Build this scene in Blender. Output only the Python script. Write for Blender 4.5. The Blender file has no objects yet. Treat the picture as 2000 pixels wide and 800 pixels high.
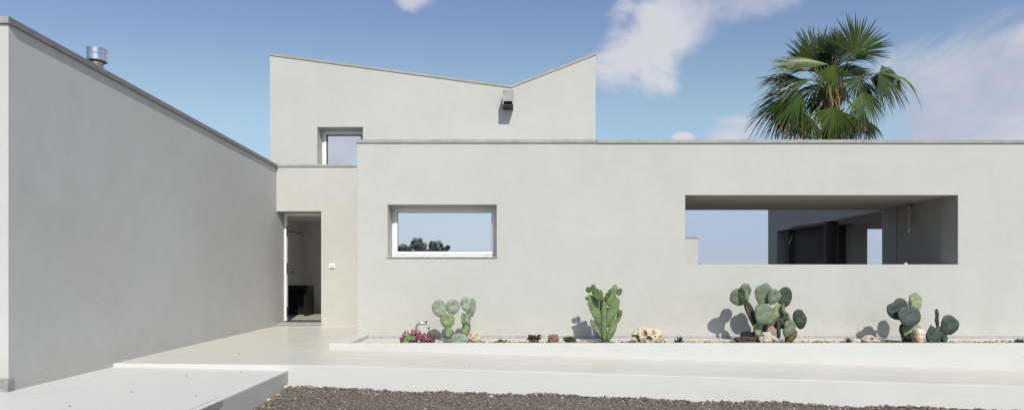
import bpy, bmesh, math, random
from mathutils import Vector, Matrix, noise
R = math.radians
C = bpy.context.scene.collection
SC = bpy.context.scene
EZ = 1.5                      # eye height above the gravel
F = 1150.0                    # focal length in photo pixels (2000 px wide)

def P(px, py, d):
    """world point seen at a photo position at distance d along +Y"""
    return Vector(((px - 1010.0) / F * d, d, EZ + (527.0 - py) / F * d))

# ------------------------------------------------------------------ nodes
def nn(nt, typ, **kw):
    n = nt.nodes.new(typ)
    for k, v in kw.items():
        setattr(n, k, v)
    return n

def put(nt, sock, v):
    if isinstance(v, bpy.types.NodeSocket):
        nt.links.new(v, sock)
    elif isinstance(v, (tuple, list)) and len(v) == 3 and len(sock.default_value) == 4:
        sock.default_value = (*v, 1)
    else:
        sock.default_value = v

def mth(nt, op, a, b=0.0, c=0.0, clamp=False):
    n = nn(nt, 'ShaderNodeMath', operation=op, use_clamp=clamp)
    put(nt, n.inputs[0], a); put(nt, n.inputs[1], b); put(nt, n.inputs[2], c)
    return n.outputs[0]

def mixc(nt, f, a, b, mode='MIX'):
    n = nn(nt, 'ShaderNodeMix', data_type='RGBA', blend_type=mode)
    put(nt, n.inputs[0], f); put(nt, n.inputs[6], a); put(nt, n.inputs[7], b)
    return n.outputs[2]

def ramp(nt, v, lo, hi, a=0.0, b=1.0):
    n = nn(nt, 'ShaderNodeMapRange', interpolation_type='SMOOTHSTEP')
    put(nt, n.inputs[0], v)
    for i, x in zip((1, 2, 3, 4), (lo, hi, a, b)): put(nt, n.inputs[i], x)
    return n.outputs[0]

def vec(nt, scale=(1, 1, 1), kind='Object'):
    t = nn(nt, 'ShaderNodeTexCoord')
    m = nn(nt, 'ShaderNodeMapping')
    m.inputs['Scale'].default_value = scale
    nt.links.new(t.outputs[kind], m.inputs[0])
    return m.outputs[0]

def noi(nt, v, s, det=4, rough=0.55, dist=0.0):
    n = nn(nt, 'ShaderNodeTexNoise')
    nt.links.new(v, n.inputs['Vector'])
    n.inputs['Scale'].default_value = s; n.inputs['Detail'].default_value = det
    n.inputs['Roughness'].default_value = rough; n.inputs['Distortion'].default_value = dist
    return n.outputs['Fac']

def newmat(name):
    m = bpy.data.materials.new(name); m.use_nodes = True
    nt = m.node_tree
    return m, nt, nt.nodes['Principled BSDF']

def bump(nt, b, h, strength, dist):
    n = nn(nt, 'ShaderNodeBump')
    n.inputs['Strength'].default_value = strength; n.inputs['Distance'].default_value = dist
    nt.links.new(h, n.inputs['Height'])
    nt.links.new(n.outputs[0], b.inputs['Normal'])

def mat(name, col, rough=0.6, var=0.12, scale=8.0, metal=0.0, bmp=0.0, bscale=80.0, bdist=0.003, spec=0.5, col2=None):
    m, nt, b = newmat(name)
    v = vec(nt)
    f = noi(nt, v, scale)
    f = ramp(nt, f, 0.3, 0.7)
    a = tuple(c * (1 - var) for c in col)
    c2 = col2 or tuple(min(1, c * (1 + var)) for c in col)
    put(nt, b.inputs['Base Color'], mixc(nt, f, a, c2))
    b.inputs['Roughness'].default_value = rough
    b.inputs['Metallic'].default_value = metal
    b.inputs['Specular IOR Level'].default_value = spec
    if bmp:
        bump(nt, b, noi(nt, v, bscale, 3), bmp, bdist)
    return m

def stucco(name, col, warm=0.0, rough_bump=0.35):
    m, nt, b = newmat(name)
    v = vec(nt)
    big = ramp(nt, noi(nt, v, 0.55, 5, 0.6, 0.6), 0.30, 0.72)
    mid = ramp(nt, noi(nt, v, 2.6, 9, 0.72, 1.2), 0.42, 0.66)
    fine = noi(nt, v, 55, 3, 0.6)
    streak = ramp(nt, noi(nt, vec(nt, (2.2, 2.2, 0.22)), 1.3, 5, 0.6), 0.45, 0.75)
    lo = tuple(c * k for c, k in zip(col, (0.972, 0.965, 0.945)))
    hi = tuple(c * k for c, k in zip(col, (1.03, 1.035, 1.05)))
    c = mixc(nt, big, lo, hi)
    c = mixc(nt, mth(nt, 'MULTIPLY', mid, 0.36), c, tuple(x * 1.09 for x in col))
    c = mixc(nt, mth(nt, 'MULTIPLY', streak, 0.16), c, tuple(x * k for x, k in zip(col, (0.86, 0.85, 0.82))))
    c = mixc(nt, mth(nt, 'MULTIPLY', ramp(nt, fine, 0.3, 0.7), 0.10), c, tuple(x * 0.86 for x in col))
    # darker, browner tone near the base of the wall
    tc = nn(nt, 'ShaderNodeTexCoord'); sp = nn(nt, 'ShaderNodeSeparateXYZ')
    nt.links.new(tc.outputs['Object'], sp.inputs[0])
    zz = mth(nt, 'ADD', sp.outputs[2], mth(nt, 'MULTIPLY', mid, 0.35))
    low = ramp(nt, zz, 0.25, 0.95, 1.0, 0.0)
    c = mixc(nt, mth(nt, 'MULTIPLY', low, 0.30), c, tuple(x * k for x, k in zip(col, (0.88, 0.845, 0.77))))
    put(nt, b.inputs['Base Color'], c)
    b.inputs['Roughness'].default_value = 0.92
    b.inputs['Specular IOR Level'].default_value = 0.2
    h = mth(nt, 'ADD', noi(nt, v, 130, 4, 0.7), mth(nt, 'MULTIPLY', noi(nt, v, 26, 4, 0.6), 1.2))
    h = mth(nt, 'ADD', h, mth(nt, 'MULTIPLY', noi(nt, v, 3.0, 3, 0.5), 3.5))
    bump(nt, b, h, rough_bump, 0.006)
    return m

def concrete(name, col, warmc, sx=0.35, rough=0.42):
    m, nt, b = newmat(name)
    v = vec(nt)
    vs = vec(nt, (sx, 1.6, 1.0))
    big = ramp(nt, noi(nt, v, 0.7, 5, 0.6, 0.5), 0.35, 0.68)
    st = ramp(nt, noi(nt, vs, 2.6, 6, 0.65, 0.8), 0.42, 0.72)
    c = mixc(nt, big, col, warmc)
    c = mixc(nt, mth(nt, 'MULTIPLY', st, 0.35), c, tuple(x * k for x, k in zip(col, (0.86, 0.83, 0.78))))
    sp = ramp(nt, noi(nt, v, 34, 2, 0.5), 0.72, 0.78)
    c = mixc(nt, mth(nt, 'MULTIPLY', sp, 0.25), c, tuple(x * 0.62 for x in col))
    put(nt, b.inputs['Base Color'], c)
    put(nt, b.inputs['Roughness'], ramp(nt, st, 0, 1, rough, rough + 0.22))
    b.inputs['Specular IOR Level'].default_value = 0.35
    h = mth(nt, 'ADD', noi(nt, v, 60, 3, 0.5), mth(nt, 'MULTIPLY', noi(nt, v, 5, 3, 0.5), 2.0))
    bump(nt, b, h, 0.12, 0.004)
    return m

def vcol(name, rough=0.85, bmp=0.4, bscale=60, spec=0.25, var=0.2, bdist=0.004, trans=0.0, tcol=(1, 1, 1)):
    """material that takes its colour from the mesh's own colour attribute"""
    m, nt, b = newmat(name)
    a = nn(nt, 'ShaderNodeVertexColor', layer_name='Col')
    v = vec(nt)
    f = ramp(nt, noi(nt, v, 30, 4), 0.3, 0.7)
    dark = mixc(nt, 1.0, a.outputs[0], (1 - var,) * 3, 'MULTIPLY')
    put(nt, b.inputs['Base Color'], mixc(nt, f, dark, a.outputs[0]))
    b.inputs['Roughness'].default_value = rough
    b.inputs['Specular IOR Level'].default_value = spec
    if bmp: bump(nt, b, noi(nt, v, bscale, 4), bmp, bdist)
    if trans:
        out = [n for n in nt.nodes if n.type == 'OUTPUT_MATERIAL'][0]
        tr = nn(nt, 'ShaderNodeBsdfTranslucent'); mx = nn(nt, 'ShaderNodeMixShader')
        put(nt, tr.inputs['Color'], mixc(nt, 1.0, a.outputs[0], tcol, 'MULTIPLY'))
        mx.inputs[0].default_value = trans
        nt.links.new(b.outputs[0], mx.inputs[1]); nt.links.new(tr.outputs[0], mx.inputs[2]); nt.links.new(mx.outputs[0], out.inputs[0])
    return m

def padmat(name, col, dot, dens=42.0, edge=None, spines=0.17):
    m, nt, b = newmat(name)
    uv = nn(nt, 'ShaderNodeUVMap')
    vo = nn(nt, 'ShaderNodeTexVoronoi'); vo.inputs['Scale'].default_value = dens
    vo.inputs['Randomness'].default_value = 0.55
    nt.links.new(uv.outputs[0], vo.inputs['Vector'])
    d = ramp(nt, vo.outputs['Distance'], spines * 0.6, spines * 1.3, 1.0, 0.0)
    v = vec(nt)
    f = ramp(nt, noi(nt, v, 9, 5, 0.6), 0.3, 0.72)
    c = mixc(nt, f, tuple(x * 0.78 for x in col), tuple(x * 1.22 for x in col))
    f2 = ramp(nt, noi(nt, v, 3.5, 4, 0.6), 0.55, 0.75)
    c = mixc(nt, mth(nt, 'MULTIPLY', f2, 0.5), c, edge or (col[0] * 1.5, col[1] * 1.1, col[2] * 0.7))
    c = mixc(nt, mth(nt, 'MULTIPLY', d, 0.85), c, dot)
    put(nt, b.inputs['Base Color'], c)
    b.inputs['Roughness'].default_value = 0.5
    b.inputs['Specular IOR Level'].default_value = 0.35
    h = mth(nt, 'ADD', mth(nt, 'MULTIPLY', d, 1.0), mth(nt, 'MULTIPLY', noi(nt, v, 26, 4), 2.2))
    bump(nt, b, h, 0.85, 0.008)
    return m

M = {}
M['front'] = stucco('stucco_front', (0.488, 0.494, 0.455))
M['wing'] = stucco('stucco_wing', (0.505, 0.502, 0.478), rough_bump=0.26)
M['porch'] = stucco('stucco_porch', (0.505, 0.50, 0.452))
M['tower'] = stucco('stucco_tower', (0.488, 0.49, 0.452))
M['patio'] = stucco('stucco_patio', (0.34, 0.33, 0.30))  # darker copy of the wall render; patio shade put into the colour
M['patio_dark'] = stucco('stucco_patio_dark', (0.07, 0.07, 0.072))  # darkest copy, carrying the back room's shade in its colour
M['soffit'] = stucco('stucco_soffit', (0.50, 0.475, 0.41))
M['plinth'] = mat('plinth_render', (0.27, 0.27, 0.25), 0.9, 0.25, 14, bmp=0.5, bscale=50, bdist=0.008)
M['coping'] = mat('coping_metal', (0.335, 0.335, 0.32), 0.55, 0.10, 5, spec=0.3)
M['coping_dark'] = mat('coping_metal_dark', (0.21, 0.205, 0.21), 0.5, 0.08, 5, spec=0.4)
M['terrace'] = concrete('terrace_concrete', (0.625, 0.605, 0.54), (0.66, 0.615, 0.53), rough=0.34)
M['slab'] = concrete('slab_concrete', (0.655, 0.65, 0.605), (0.685, 0.67, 0.61))
M['riser'] = concrete('riser_concrete', (0.575, 0.58, 0.55), (0.59, 0.585, 0.545), rough=0.6)
M['kerb'] = concrete('kerb_concrete', (0.52, 0.53, 0.51), (0.535, 0.54, 0.51), rough=0.6)
M['ledge'] = mat('ledge_concrete', (0.62, 0.56, 0.46), 0.9, 0.14, 18, bmp=0.4, bscale=70)
M['skirt'] = mat('skirting_tile', (0.33, 0.345, 0.37), 0.6, 0.18, 20)
M['soil'] = mat('soil', (0.075, 0.052, 0.036), 0.95, 0.5, 30, bmp=1.0, bscale=60, bdist=0.03, col2=(0.22, 0.16, 0.11))
M['white'] = mat('white_pvc', (0.80, 0.80, 0.80), 0.35, 0.02, 4)
M['whiteplastic'] = mat('white_plastic', (0.82, 0.82, 0.84), 0.4, 0.02, 4)
M['greyplastic'] = mat('grey_plastic', (0.52, 0.52, 0.56), 0.4, 0.04, 4)
M['gasket'] = mat('dark_gasket', (0.06, 0.06, 0.07), 0.5, 0.1, 4)
M['black'] = mat('black_metal', (0.015, 0.015, 0.016), 0.4, 0.2, 6)
M['stone'] = mat('grey_stone', (0.33, 0.33, 0.315), 0.7, 0.2, 30, bmp=0.3)
M['steel'] = mat('stainless_steel', (0.62, 0.62, 0.63), 0.22, 0.1, 12, metal=1.0, bmp=0.1, bscale=14, bdist=0.01)
M['brass'] = mat('dull_brass_steel', (0.45, 0.38, 0.26), 0.3, 0.2, 12, metal=1.0)
M['zinc'] = mat('galvanised_pipe', (0.55, 0.55, 0.56), 0.38, 0.15, 25, metal=0.85)
M['interior'] = mat('interior_paint', (0.85, 0.80, 0.74), 0.85, 0.04, 3)
M['intfloor'] = mat('interior_floor', (0.45, 0.42, 0.37), 0.5, 0.2, 8)
M['console'] = mat('black_lacquer', (0.009, 0.010, 0.010), 0.6, 0.3, 8, spec=0.2)
M['wood'] = mat('dark_wood', (0.022, 0.014, 0.009), 0.7, 0.4, 10)
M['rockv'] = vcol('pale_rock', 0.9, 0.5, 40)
M['leafv'] = vcol('leaf', 0.55, 0.0, var=0.25)
M['frond'] = vcol('palm_leaf', 0.40, 0.0, spec=0.42, var=0.22, trans=0.16, tcol=(1.6, 1.6, 0.6))
M['treeleaf'] = vcol('tree_leaf', 0.6, 0.0, var=0.25, trans=0.6)
M['petal'] = vcol('petal', 0.6, 0.0, var=0.2)
M['trunk'] = mat('palm_bark', (0.085, 0.05, 0.032), 0.9, 0.5, 14, bmp=0.8, bscale=30, bdist=0.03)
M['petiole'] = mat('palm_petiole', (0.16, 0.19, 0.055), 0.5, 0.35, 6, col2=(0.28, 0.22, 0.09))
M['bark'] = mat('olive_bark', (0.12, 0.10, 0.08), 0.9, 0.3, 10, bmp=0.6)
M['glassbit'] = mat('clear_crystal', (0.75, 0.75, 0.75), 0.1, 0.1, 40, metal=0.5)
M['twine'] = mat('shell_twine', (0.58, 0.48, 0.40), 0.7, 0.3, 60)
M['padA'] = padmat('cactus_grey_green', (0.25, 0.305, 0.225), (0.07, 0.085, 0.055), 21, edge=(0.29, 0.31, 0.2), spines=0.2)
M['padA2'] = padmat('cactus_fresh_green', (0.205, 0.265, 0.13), (0.10, 0.11, 0.05), 24, edge=(0.32, 0.28, 0.12), spines=0.15)
M['padB'] = padmat('cactus_mid_green', (0.145, 0.205, 0.088), (0.30, 0.37, 0.19), 34, spines=0.2)
M['padB2'] = padmat('cactus_young_green', (0.072, 0.118, 0.036), (0.06, 0.10, 0.03), 40, spines=0.12)
M['padC'] = padmat('cactus_blue_green', (0.135, 0.18, 0.112), (0.30, 0.34, 0.24), 22, spines=0.13)
M['padC_shade'] = padmat('cactus_shaded_green', (0.040, 0.060, 0.038), (0.26, 0.29, 0.20), 22, spines=0.13)  # shade on turned-away pads put into the colour, darker than padC
M['padD'] = padmat('cactus_dark_blue', (0.054, 0.071, 0.061), (0.24, 0.27, 0.22), 24, edge=(0.085, 0.105, 0.08), spines=0.15)
M['padL'] = padmat('cactus_light_green', (0.25, 0.305, 0.165), (0.12, 0.16, 0.08), 22, spines=0.12, edge=(0.28,0.3,0.16))
M['padW'] = padmat('cactus_woody', (0.12, 0.085, 0.045), (0.25, 0.19, 0.12), 24, edge=(0.2, 0.2, 0.08), spines=0.09)

def glass(name, tint, refl):
    m, nt, b = newmat(name)
    nt.nodes.remove(b)
    out = [n for n in nt.nodes if n.type == 'OUTPUT_MATERIAL'][0]
    g = nn(nt, 'ShaderNodeBsdfGlossy'); g.inputs['Roughness'].default_value = 0.0
    g.inputs['Color'].default_value = (*tint, 1)
    d = nn(nt, 'ShaderNodeBsdfDiffuse'); d.inputs['Color'].default_value = (0.03, 0.035, 0.04, 1)
    mx = nn(nt, 'ShaderNodeMixShader')
    fr = nn(nt, 'ShaderNodeFresnel'); fr.inputs[0].default_value = 1.5
    nt.links.new(mth(nt, 'ADD', fr.outputs[0], refl, clamp=True), mx.inputs[0])
    nt.links.new(d.outputs[0], mx.inputs[1]); nt.links.new(g.outputs[0], mx.inputs[2])
    nt.links.new(mx.outputs[0], out.inputs[0])
    return m
M['pane'] = glass('mirror_glass_pane', (0.94, 0.97, 1.0), 0.80)

# ------------------------------------------------------------------ mesh builder
class MB:
    def __init__(s):
        s.v = []; s.f = []; s.c = []; s.uv = []
    def add(s, vs, fs, col=(1, 1, 1), cols=None, uvs=None):
        o = len(s.v)
        s.v += [tuple(p) for p in vs]
        s.f += [tuple(i + o for i in f) for f in fs]
        s.c += cols if cols else [col] * len(vs)
        s.uv += uvs if uvs else [(0, 0)] * len(vs)
        return s
    def box(s, x0, x1, y0, y1, z0, z1, col=(1, 1, 1)):
        vs = [(x, y, z) for z in (z0, z1) for y in (y0, y1) for x in (x0, x1)]
        return s.add(vs, [(0, 2, 3, 1), (4, 5, 7, 6), (0, 1, 5, 4), (2, 6, 7, 3), (0, 4, 6, 2), (1, 3, 7, 5)], col)
    def prism(s, pts, d):
        """closed prism: polygon pts (ccw seen against d) pushed along vector d"""
        n = len(pts); d = Vector(d)
        vs = [Vector(p) for p in pts]; vs += [p + d for p in vs]
        fs = [tuple(range(n - 1, -1, -1)), tuple(range(n, 2 * n))]
        fs += [(i, (i + 1) % n, n + (i + 1) % n, n + i) for i in range(n)]
        return s.add(vs, fs)
    def tube(s, pts, rads, n=8, col=(1, 1, 1), cap=True, flat=1.0):
        pts = [Vector(p) for p in pts]; vs = []; fs = []
        if not isinstance(rads, (list, tuple)): rads = [rads] * len(pts)
        ref = None
        for i, p in enumerate(pts):
            t = (pts[min(i + 1, len(pts) - 1)] - pts[max(i - 1, 0)]).normalized()
            if ref is None:
                ref = t.cross(Vector((0, 0, 1)))
                if ref.length < 1e-3: ref = Vector((1, 0, 0))
            ref = (ref - t * ref.dot(t)).normalized()
            b = t.cross(ref)
            for k in range(n):
                a = 2 * math.pi * k / n
                vs.append(p + (ref * math.cos(a) + b * math.sin(a) * flat) * rads[i])
        for i in range(len(pts) - 1):
            for k in range(n):
                fs.append((i * n + k, i * n + (k + 1) % n, (i + 1) * n + (k + 1) % n, (i + 1) * n + k))
        if cap:
            fs.append(tuple(range(n - 1, -1, -1))); fs.append(tuple((len(pts) - 1) * n + k for k in range(n)))
        return s.add(vs, fs, col)
    def lathe(s, c, prof, n=24, axis=None):
        vs = []; fs = []; c = Vector(c)
        for r, z in prof:
            for k in range(n):
                a = 2 * math.pi * k / n
                vs.append(c + Vector((r * math.cos(a), r * math.sin(a), z)))
        for i in range(len(prof) - 1):
            for k in range(n):
                fs.append((i * n + k, i * n + (k + 1) % n, (i + 1) * n + (k + 1) % n, (i + 1) * n + k))
        fs.append(tuple(range(n - 1, -1, -1))); fs.append(tuple((len(prof) - 1) * n + k for k in range(n)))
        return s.add(vs, fs)
    def build(s, name, m, parent=None, smooth=False, bevel=0.0, rel=None, sub=0):
        me = bpy.data.meshes.new(name)
        off = Vector(rel) if rel is not None else Vector((0, 0, 0))
        me.from_pydata([Vector(p) - off for p in s.v], [], s.f)
        me.materials.append(m)
        ca = me.color_attributes.new('Col', 'FLOAT_COLOR', 'POINT')
        ca.data.foreach_set('color', [x for c in s.c for x in (*c, 1.0)])
        ul = me.uv_layers.new(name='UVMap')
        ul.data.foreach_set('uv', [x for l in me.loops for x in s.uv[l.vertex_index]])
        if smooth: me.polygons.foreach_set('use_smooth', [True] * len(me.polygons))
        me.update()
        o = bpy.data.objects.new(name, me); C.objects.link(o)
        o.location = off
        if parent is not None: attach(o, parent)
        if bevel:
            b = o.modifiers.new('bevel', 'BEVEL'); b.width = bevel; b.segments = 2; b.limit_method = 'ANGLE'
        if sub:
            q = o.modifiers.new('sub', 'SUBSURF'); q.levels = sub; q.render_levels = sub
        return o

def wloc(o):
    v = Vector((0, 0, 0))
    while o is not None:
        v = v + o.location; o = o.parent
    return v

def attach(o, parent):
    """parent without moving: nothing here is rotated or scaled, so only locations subtract"""
    w = wloc(parent)
    o.location = Vector(o.location) - w
    o.parent = parent

def thing(name, label, cat, loc=(0, 0, 0), group=None):
    o = bpy.data.objects.new(name, None); C.objects.link(o)
    o.location = loc; o.empty_display_size = 0.1
    return tag(o, label, cat, group)

def tag(o, label, cat, group=None):
    o['label'] = label; o['category'] = cat
    if group: o['group'] = group
    return o

def struct(o, label=None):
    o['kind'] = 'structure'
    if label: o['label'] = label
    return o

# ------------------------------------------------------------------ camera, sun, sky
cd = bpy.data.cameras.new('camera'); cam = bpy.data.objects.new('camera', cd); C.objects.link(cam)
cam.location = (0, 0, EZ); cam.rotation_euler = (R(90), 0, 0)
cd.sensor_fit = 'HORIZONTAL'; cd.sensor_width = 36; cd.lens = 36 * F / 2000
cd.shift_x = -0.005; cd.shift_y = 0.0635; cd.clip_start = 0.05; cd.clip_end = 6000
SC.camera = cam

SUN = Vector((-0.265, 1.0, -0.86)).normalized()       # direction the light travels
sl = bpy.data.lights.new('sun', 'SUN'); so = bpy.data.objects.new('sun', sl); C.objects.link(so)
so.rotation_euler = SUN.to_track_quat('-Z', 'Y').to_euler(); so.location = (6, -10, 14)
sl.energy = 3.9; sl.angle = R(0.5); sl.color = (1.0, 0.962, 0.885)

w = bpy.data.worlds.new('World'); SC.world = w; w.use_nodes = True
nt = w.node_tree; bg = nt.nodes['Background']
sky = nn(nt, 'ShaderNodeTexSky', sky_type='NISHITA')
sky.sun_disc = False
sky.sun_elevation = math.asin(-SUN.z)
sky.sun_rotation = math.atan2(-SUN.x, -SUN.y)
sky.altitude = 100; sky.air_density = 1.1; sky.dust_density = 0.6; sky.ozone_density = 2.4
STR = 0.10
tc = nn(nt, 'ShaderNodeTexCoord'); sp = nn(nt, 'ShaderNodeSeparateXYZ')
nt.links.new(tc.outputs['Generated'], sp.inputs[0])
X_, Y_, Z_ = sp.outputs
ay = mth(nt, 'MAXIMUM', mth(nt, 'ABSOLUTE', Y_), 0.08)
u = mth(nt, 'DIVIDE', X_, ay); v = mth(nt, 'DIVIDE', Z_, ay)
front = mth(nt, 'GREATER_THAN', Y_, 0.0); back = mth(nt, 'SUBTRACT', 1.0, front)
def blob(u0, v0, a, b_, ang, side, amp=1.0):
    c, s_ = math.cos(R(ang)), math.sin(R(ang))
    du = mth(nt, 'SUBTRACT', u, u0); dv = mth(nt, 'SUBTRACT', v, v0)
    p = mth(nt, 'ADD', mth(nt, 'MULTIPLY', du, c / a), mth(nt, 'MULTIPLY', dv, s_ / a))
    q = mth(nt, 'ADD', mth(nt, 'MULTIPLY', du, -s_ / b_), mth(nt, 'MULTIPLY', dv, c / b_))
    r = mth(nt, 'SQRT', mth(nt, 'ADD', mth(nt, 'MULTIPLY', p, p), mth(nt, 'MULTIPLY', q, q)))
    return mth(nt, 'MULTIPLY', mth(nt, 'MULTIPLY', ramp(nt, r, 0.15, 1.35, 1.0, 0.0), amp), side)
BL = [(0.255, 0.405, 0.16, 0.085, 30, front, 1.15), (0.235, 0.335, 0.06, 0.07, 60, front, 0.85), (0.175, 0.42, 0.06, 0.04, 70, front, 0.8),
      (0.40, 0.455, 0.15, 0.055, 14, front, 1.1),
      (-0.185, 0.462, 0.05, 0.026, -15, front, 1.0), (0.283, 0.226, 0.024, 0.011, 0, front, 1.2),
      (0.37, 0.235, 0.075, 0.05, 20, front, 0.75), (0.50, 0.22, 0.12, 0.05, 0, front, 0.8),
      (-0.31, 0.22, 0.05, 0.14, -25, back, 1.5), (0.5, 0.5, 0.4, 0.2, 20, back, 0.8)]
tot = None
for bb in BL:
    o_ = blob(*bb)
    tot = o_ if tot is None else mth(nt, 'MAXIMUM', tot, o_)
# broad bank of cloud on the right: everything below a slanting edge
bd_ = mth(nt, 'SUBTRACT', mth(nt, 'ADD', mth(nt, 'MULTIPLY', mth(nt, 'SUBTRACT', u, 0.60), 0.46), 0.345), v)
bank = mth(nt, 'MINIMUM', ramp(nt, bd_, -0.045, 0.10), ramp(nt, u, 0.555, 0.70))
bank = mth(nt, 'MULTIPLY', mth(nt, 'MULTIPLY', bank, front), 1.25)
tot = mth(nt, 'MAXIMUM', tot, bank)
mpn = nn(nt, 'ShaderNodeMapping'); nt.links.new(tc.outputs['Generated'], mpn.inputs[0])
mpn.inputs['Scale'].default_value = (1.0, 1.0, 1.45); mpn.inputs['Rotation'].default_value = (0, R(-24), 0)
n1 = noi(nt, mpn.outputs[0], 6.5, 10, 0.58, 0.7)
n2 = noi(nt, mpn.outputs[0], 3.2, 4, 0.5, 0.2)
dens = mth(nt, 'ADD', mth(nt, 'MULTIPLY', tot, 0.75), mth(nt, 'MULTIPLY', mth(nt, 'SUBTRACT', n1, 0.5), 1.9))
dens = ramp(nt, dens, 0.22, 0.80)
dens = mth(nt, 'MULTIPLY', dens, ramp(nt, tot, 0.02, 0.3))
dens = mth(nt, 'MULTIPLY', dens, 0.93)
CL_hi = (0.68, 0.685, 0.73); CL_lo = (0.46, 0.495, 0.63)
ccol = mixc(nt, ramp(nt, mth(nt, 'ADD', mth(nt, 'MULTIPLY', n2, 0.8), mth(nt, 'MULTIPLY', n1, 0.4)), 0.44, 0.66), tuple(c / STR for c in CL_lo), tuple(c / STR for c in CL_hi))
tint = mixc(nt, ramp(nt, v, 0.04, 0.28), (0.70, 0.755, 1.05), (1.50, 1.39, 1.21))
tint = mixc(nt, ramp(nt, v, 0.30, 0.47), tint, (1.37, 1.25, 1.29))
skyc = mixc(nt, 1.0, sky.outputs[0], tint, 'MULTIPLY')
hz = mixc(nt, front, (0.66 / STR, 0.755 / STR, 0.84 / STR), (0.445 / STR, 0.525 / STR, 0.675 / STR))
skyc = mixc(nt, ramp(nt, v, 0.05, 0.20, 0.85, 0.0), skyc, hz)
nt.links.new(mixc(nt, dens, skyc, ccol), bg.inputs['Color'])
bg.inputs['Strength'].default_value = STR

SC.view_settings.view_transform = 'Standard'; SC.view_settings.look = 'None'
SC.view_settings.exposure = 0; SC.view_settings.gamma = 1
SC.cycles.max_bounces = 8; SC.cycles.diffuse_bounces = 4

# ------------------------------------------------------------------ key dimensions
DM, DP, DT = 10.1, 12.37, 13.8          # main wall, porch wall, tower wall
XW = -5.055                             # left wing wall face
XM = -2.75                              # left corner of the main wall
ZT = 1.5 - 1.186                        # terrace level
def zterr(x):
    if x < -2.86: return ZT + 0.021 * (-2.86 - x) / 2.2
    t = x + 2.86
    k = 0.6
    return ZT - 0.0302 * (t - k * (1 - math.exp(-t / k)) * 0.5)
DF = 7.37                               # front edge of terrace
def zgrav(x, y):
    xx = min(max(x, -3.5), 15)
    yy = min(max(y, 2.5), DF)
    return 0.050 - 0.0335 * (xx + 2.86) - 0.030 * (DF - yy)

# ------------------------------------------------------------------ ground sheet
def axis(lo, hi, step, far):
    a = [lo + i * step for i in range(int(round((hi - lo) / step)) + 1)]
    for e in far:
        a = [a[0] - e] + a + [a[-1] + e]
    return a
xs = axis(-4.0, 9.0, 0.06, (0.5, 2, 8, 30, 120, 500, 2500))
ys = axis(3.6, 7.56, 0.05, (0.3, 1.5, 6, 25, 100, 400, 2000))
vs = []; fs = []
for y in ys:
    for x in xs:
        near = max(0.0, 1 - max(0, max(-5 - x, x - 10, 2.0 - y, y - 8) / 20))
        z = zgrav(x, y) * near + (-0.45) * (1 - near)
        if 3 < y < 7.5 and -4 < x < 9.2:
            z += 0.030 * noise.noise(Vector((x * 1.1, y * 1.1, 3))) + 0.016 * noise.noise(Vector((x * 6, y * 6, 7))) + 0.010 * noise.noise(Vector((x * 19, y * 19, 1)))
            z += 0.03 * math.exp(-((DF - y) / 0.13) ** 2) * (0.35 + 0.5 * abs(noise.noise(Vector((x * 4, 0, 5)))))
            z -= 0.02
        if y > DF + 0.12: z -= 0.35 * min(1, (y - DF - 0.12) / 0.06)
        if x < -2.95 and y < DF + 0.12: z -= 0.3
        vs.append((x, y, z))
nx = len(xs)
for j in range(len(ys) - 1):
    for i in range(nx - 1):
        a = j * nx + i
        fs.append((a, a + 1, a + nx + 1, a + nx))
gm, gnt, gb = newmat('gravel')
gv = vec(gnt)
vo = nn(gnt, 'ShaderNodeTexVoronoi'); vo.inputs['Scale'].default_value = 62; gnt.links.new(gv, vo.inputs['Vector'])
sepc = nn(gnt, 'ShaderNodeSeparateColor'); gnt.links.new(vo.outputs['Color'], sepc.inputs[0])
gc = mixc(gnt, sepc.outputs[0], (0.10, 0.082, 0.064), (0.28, 0.235, 0.185))
gc = mixc(gnt, ramp(gnt, sepc.outputs[1], 0.93, 0.97), gc, (0.40, 0.36, 0.31))
gc = mixc(gnt, mth(gnt, 'MULTIPLY', ramp(gnt, noi(gnt, gv, 1.8, 4), 0.45, 0.7), 0.45), gc, (0.16, 0.125, 0.095))
put(gnt, gb.inputs['Base Color'], gc); gb.inputs['Roughness'].default_value = 0.95
gb.inputs['Specular IOR Level'].default_value = 0.15
bump(gnt, gb, mth(gnt, 'SUBTRACT', 1.0, vo.outputs['Distance']), 0.9, 0.02)
g = MB().add(vs, fs).build('ground', gm, smooth=True)
struct(g, 'dark volcanic gravel ground in front of the pale terrace')

# loose stones lying on the gravel: uncountable
random.seed(11)
OCT = [(1, 0, 0), (0, 1, 0), (-1, 0, 0), (0, -1, 0), (0, 0, 1), (0, 0, -1)]
OCF = [(0, 1, 4), (1, 2, 4), (2, 3, 4), (3, 0, 4), (1, 0, 5), (2, 1, 5), (3, 2, 5), (0, 3, 5)]
def ground_z(x, y):
    z = zgrav(x, y) + 0.030 * noise.noise(Vector((x * 1.1, y * 1.1, 3))) + 0.016 * noise.noise(Vector((x * 6, y * 6, 7)))
    z += 0.03 * math.exp(-((DF - y) / 0.13) ** 2) * (0.35 + 0.5 * abs(noise.noise(Vector((x * 4, 0, 5)))))
    return z - 0.02
ST = MB()
def stone(mb, x, y, z, r, col):
    R3 = Matrix.Rotation(random.uniform(0, 6.28), 3, (random.uniform(-1, 1), random.uniform(-1, 1), random.uniform(-1, 1) + 1e-3))
    sc = (random.uniform(0.7, 1.3), random.uniform(0.7, 1.3), random.uniform(0.5, 0.9))
    vv = []
    for p in OCT:
        q = R3 @ Vector(p)
        k = r * random.uniform(0.75, 1.2)
        vv.append((x + q.x * sc[0] * k, y + q.y * sc[1] * k, z + q.z * sc[2] * k))
    mb.add(vv, OCF, col)
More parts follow.
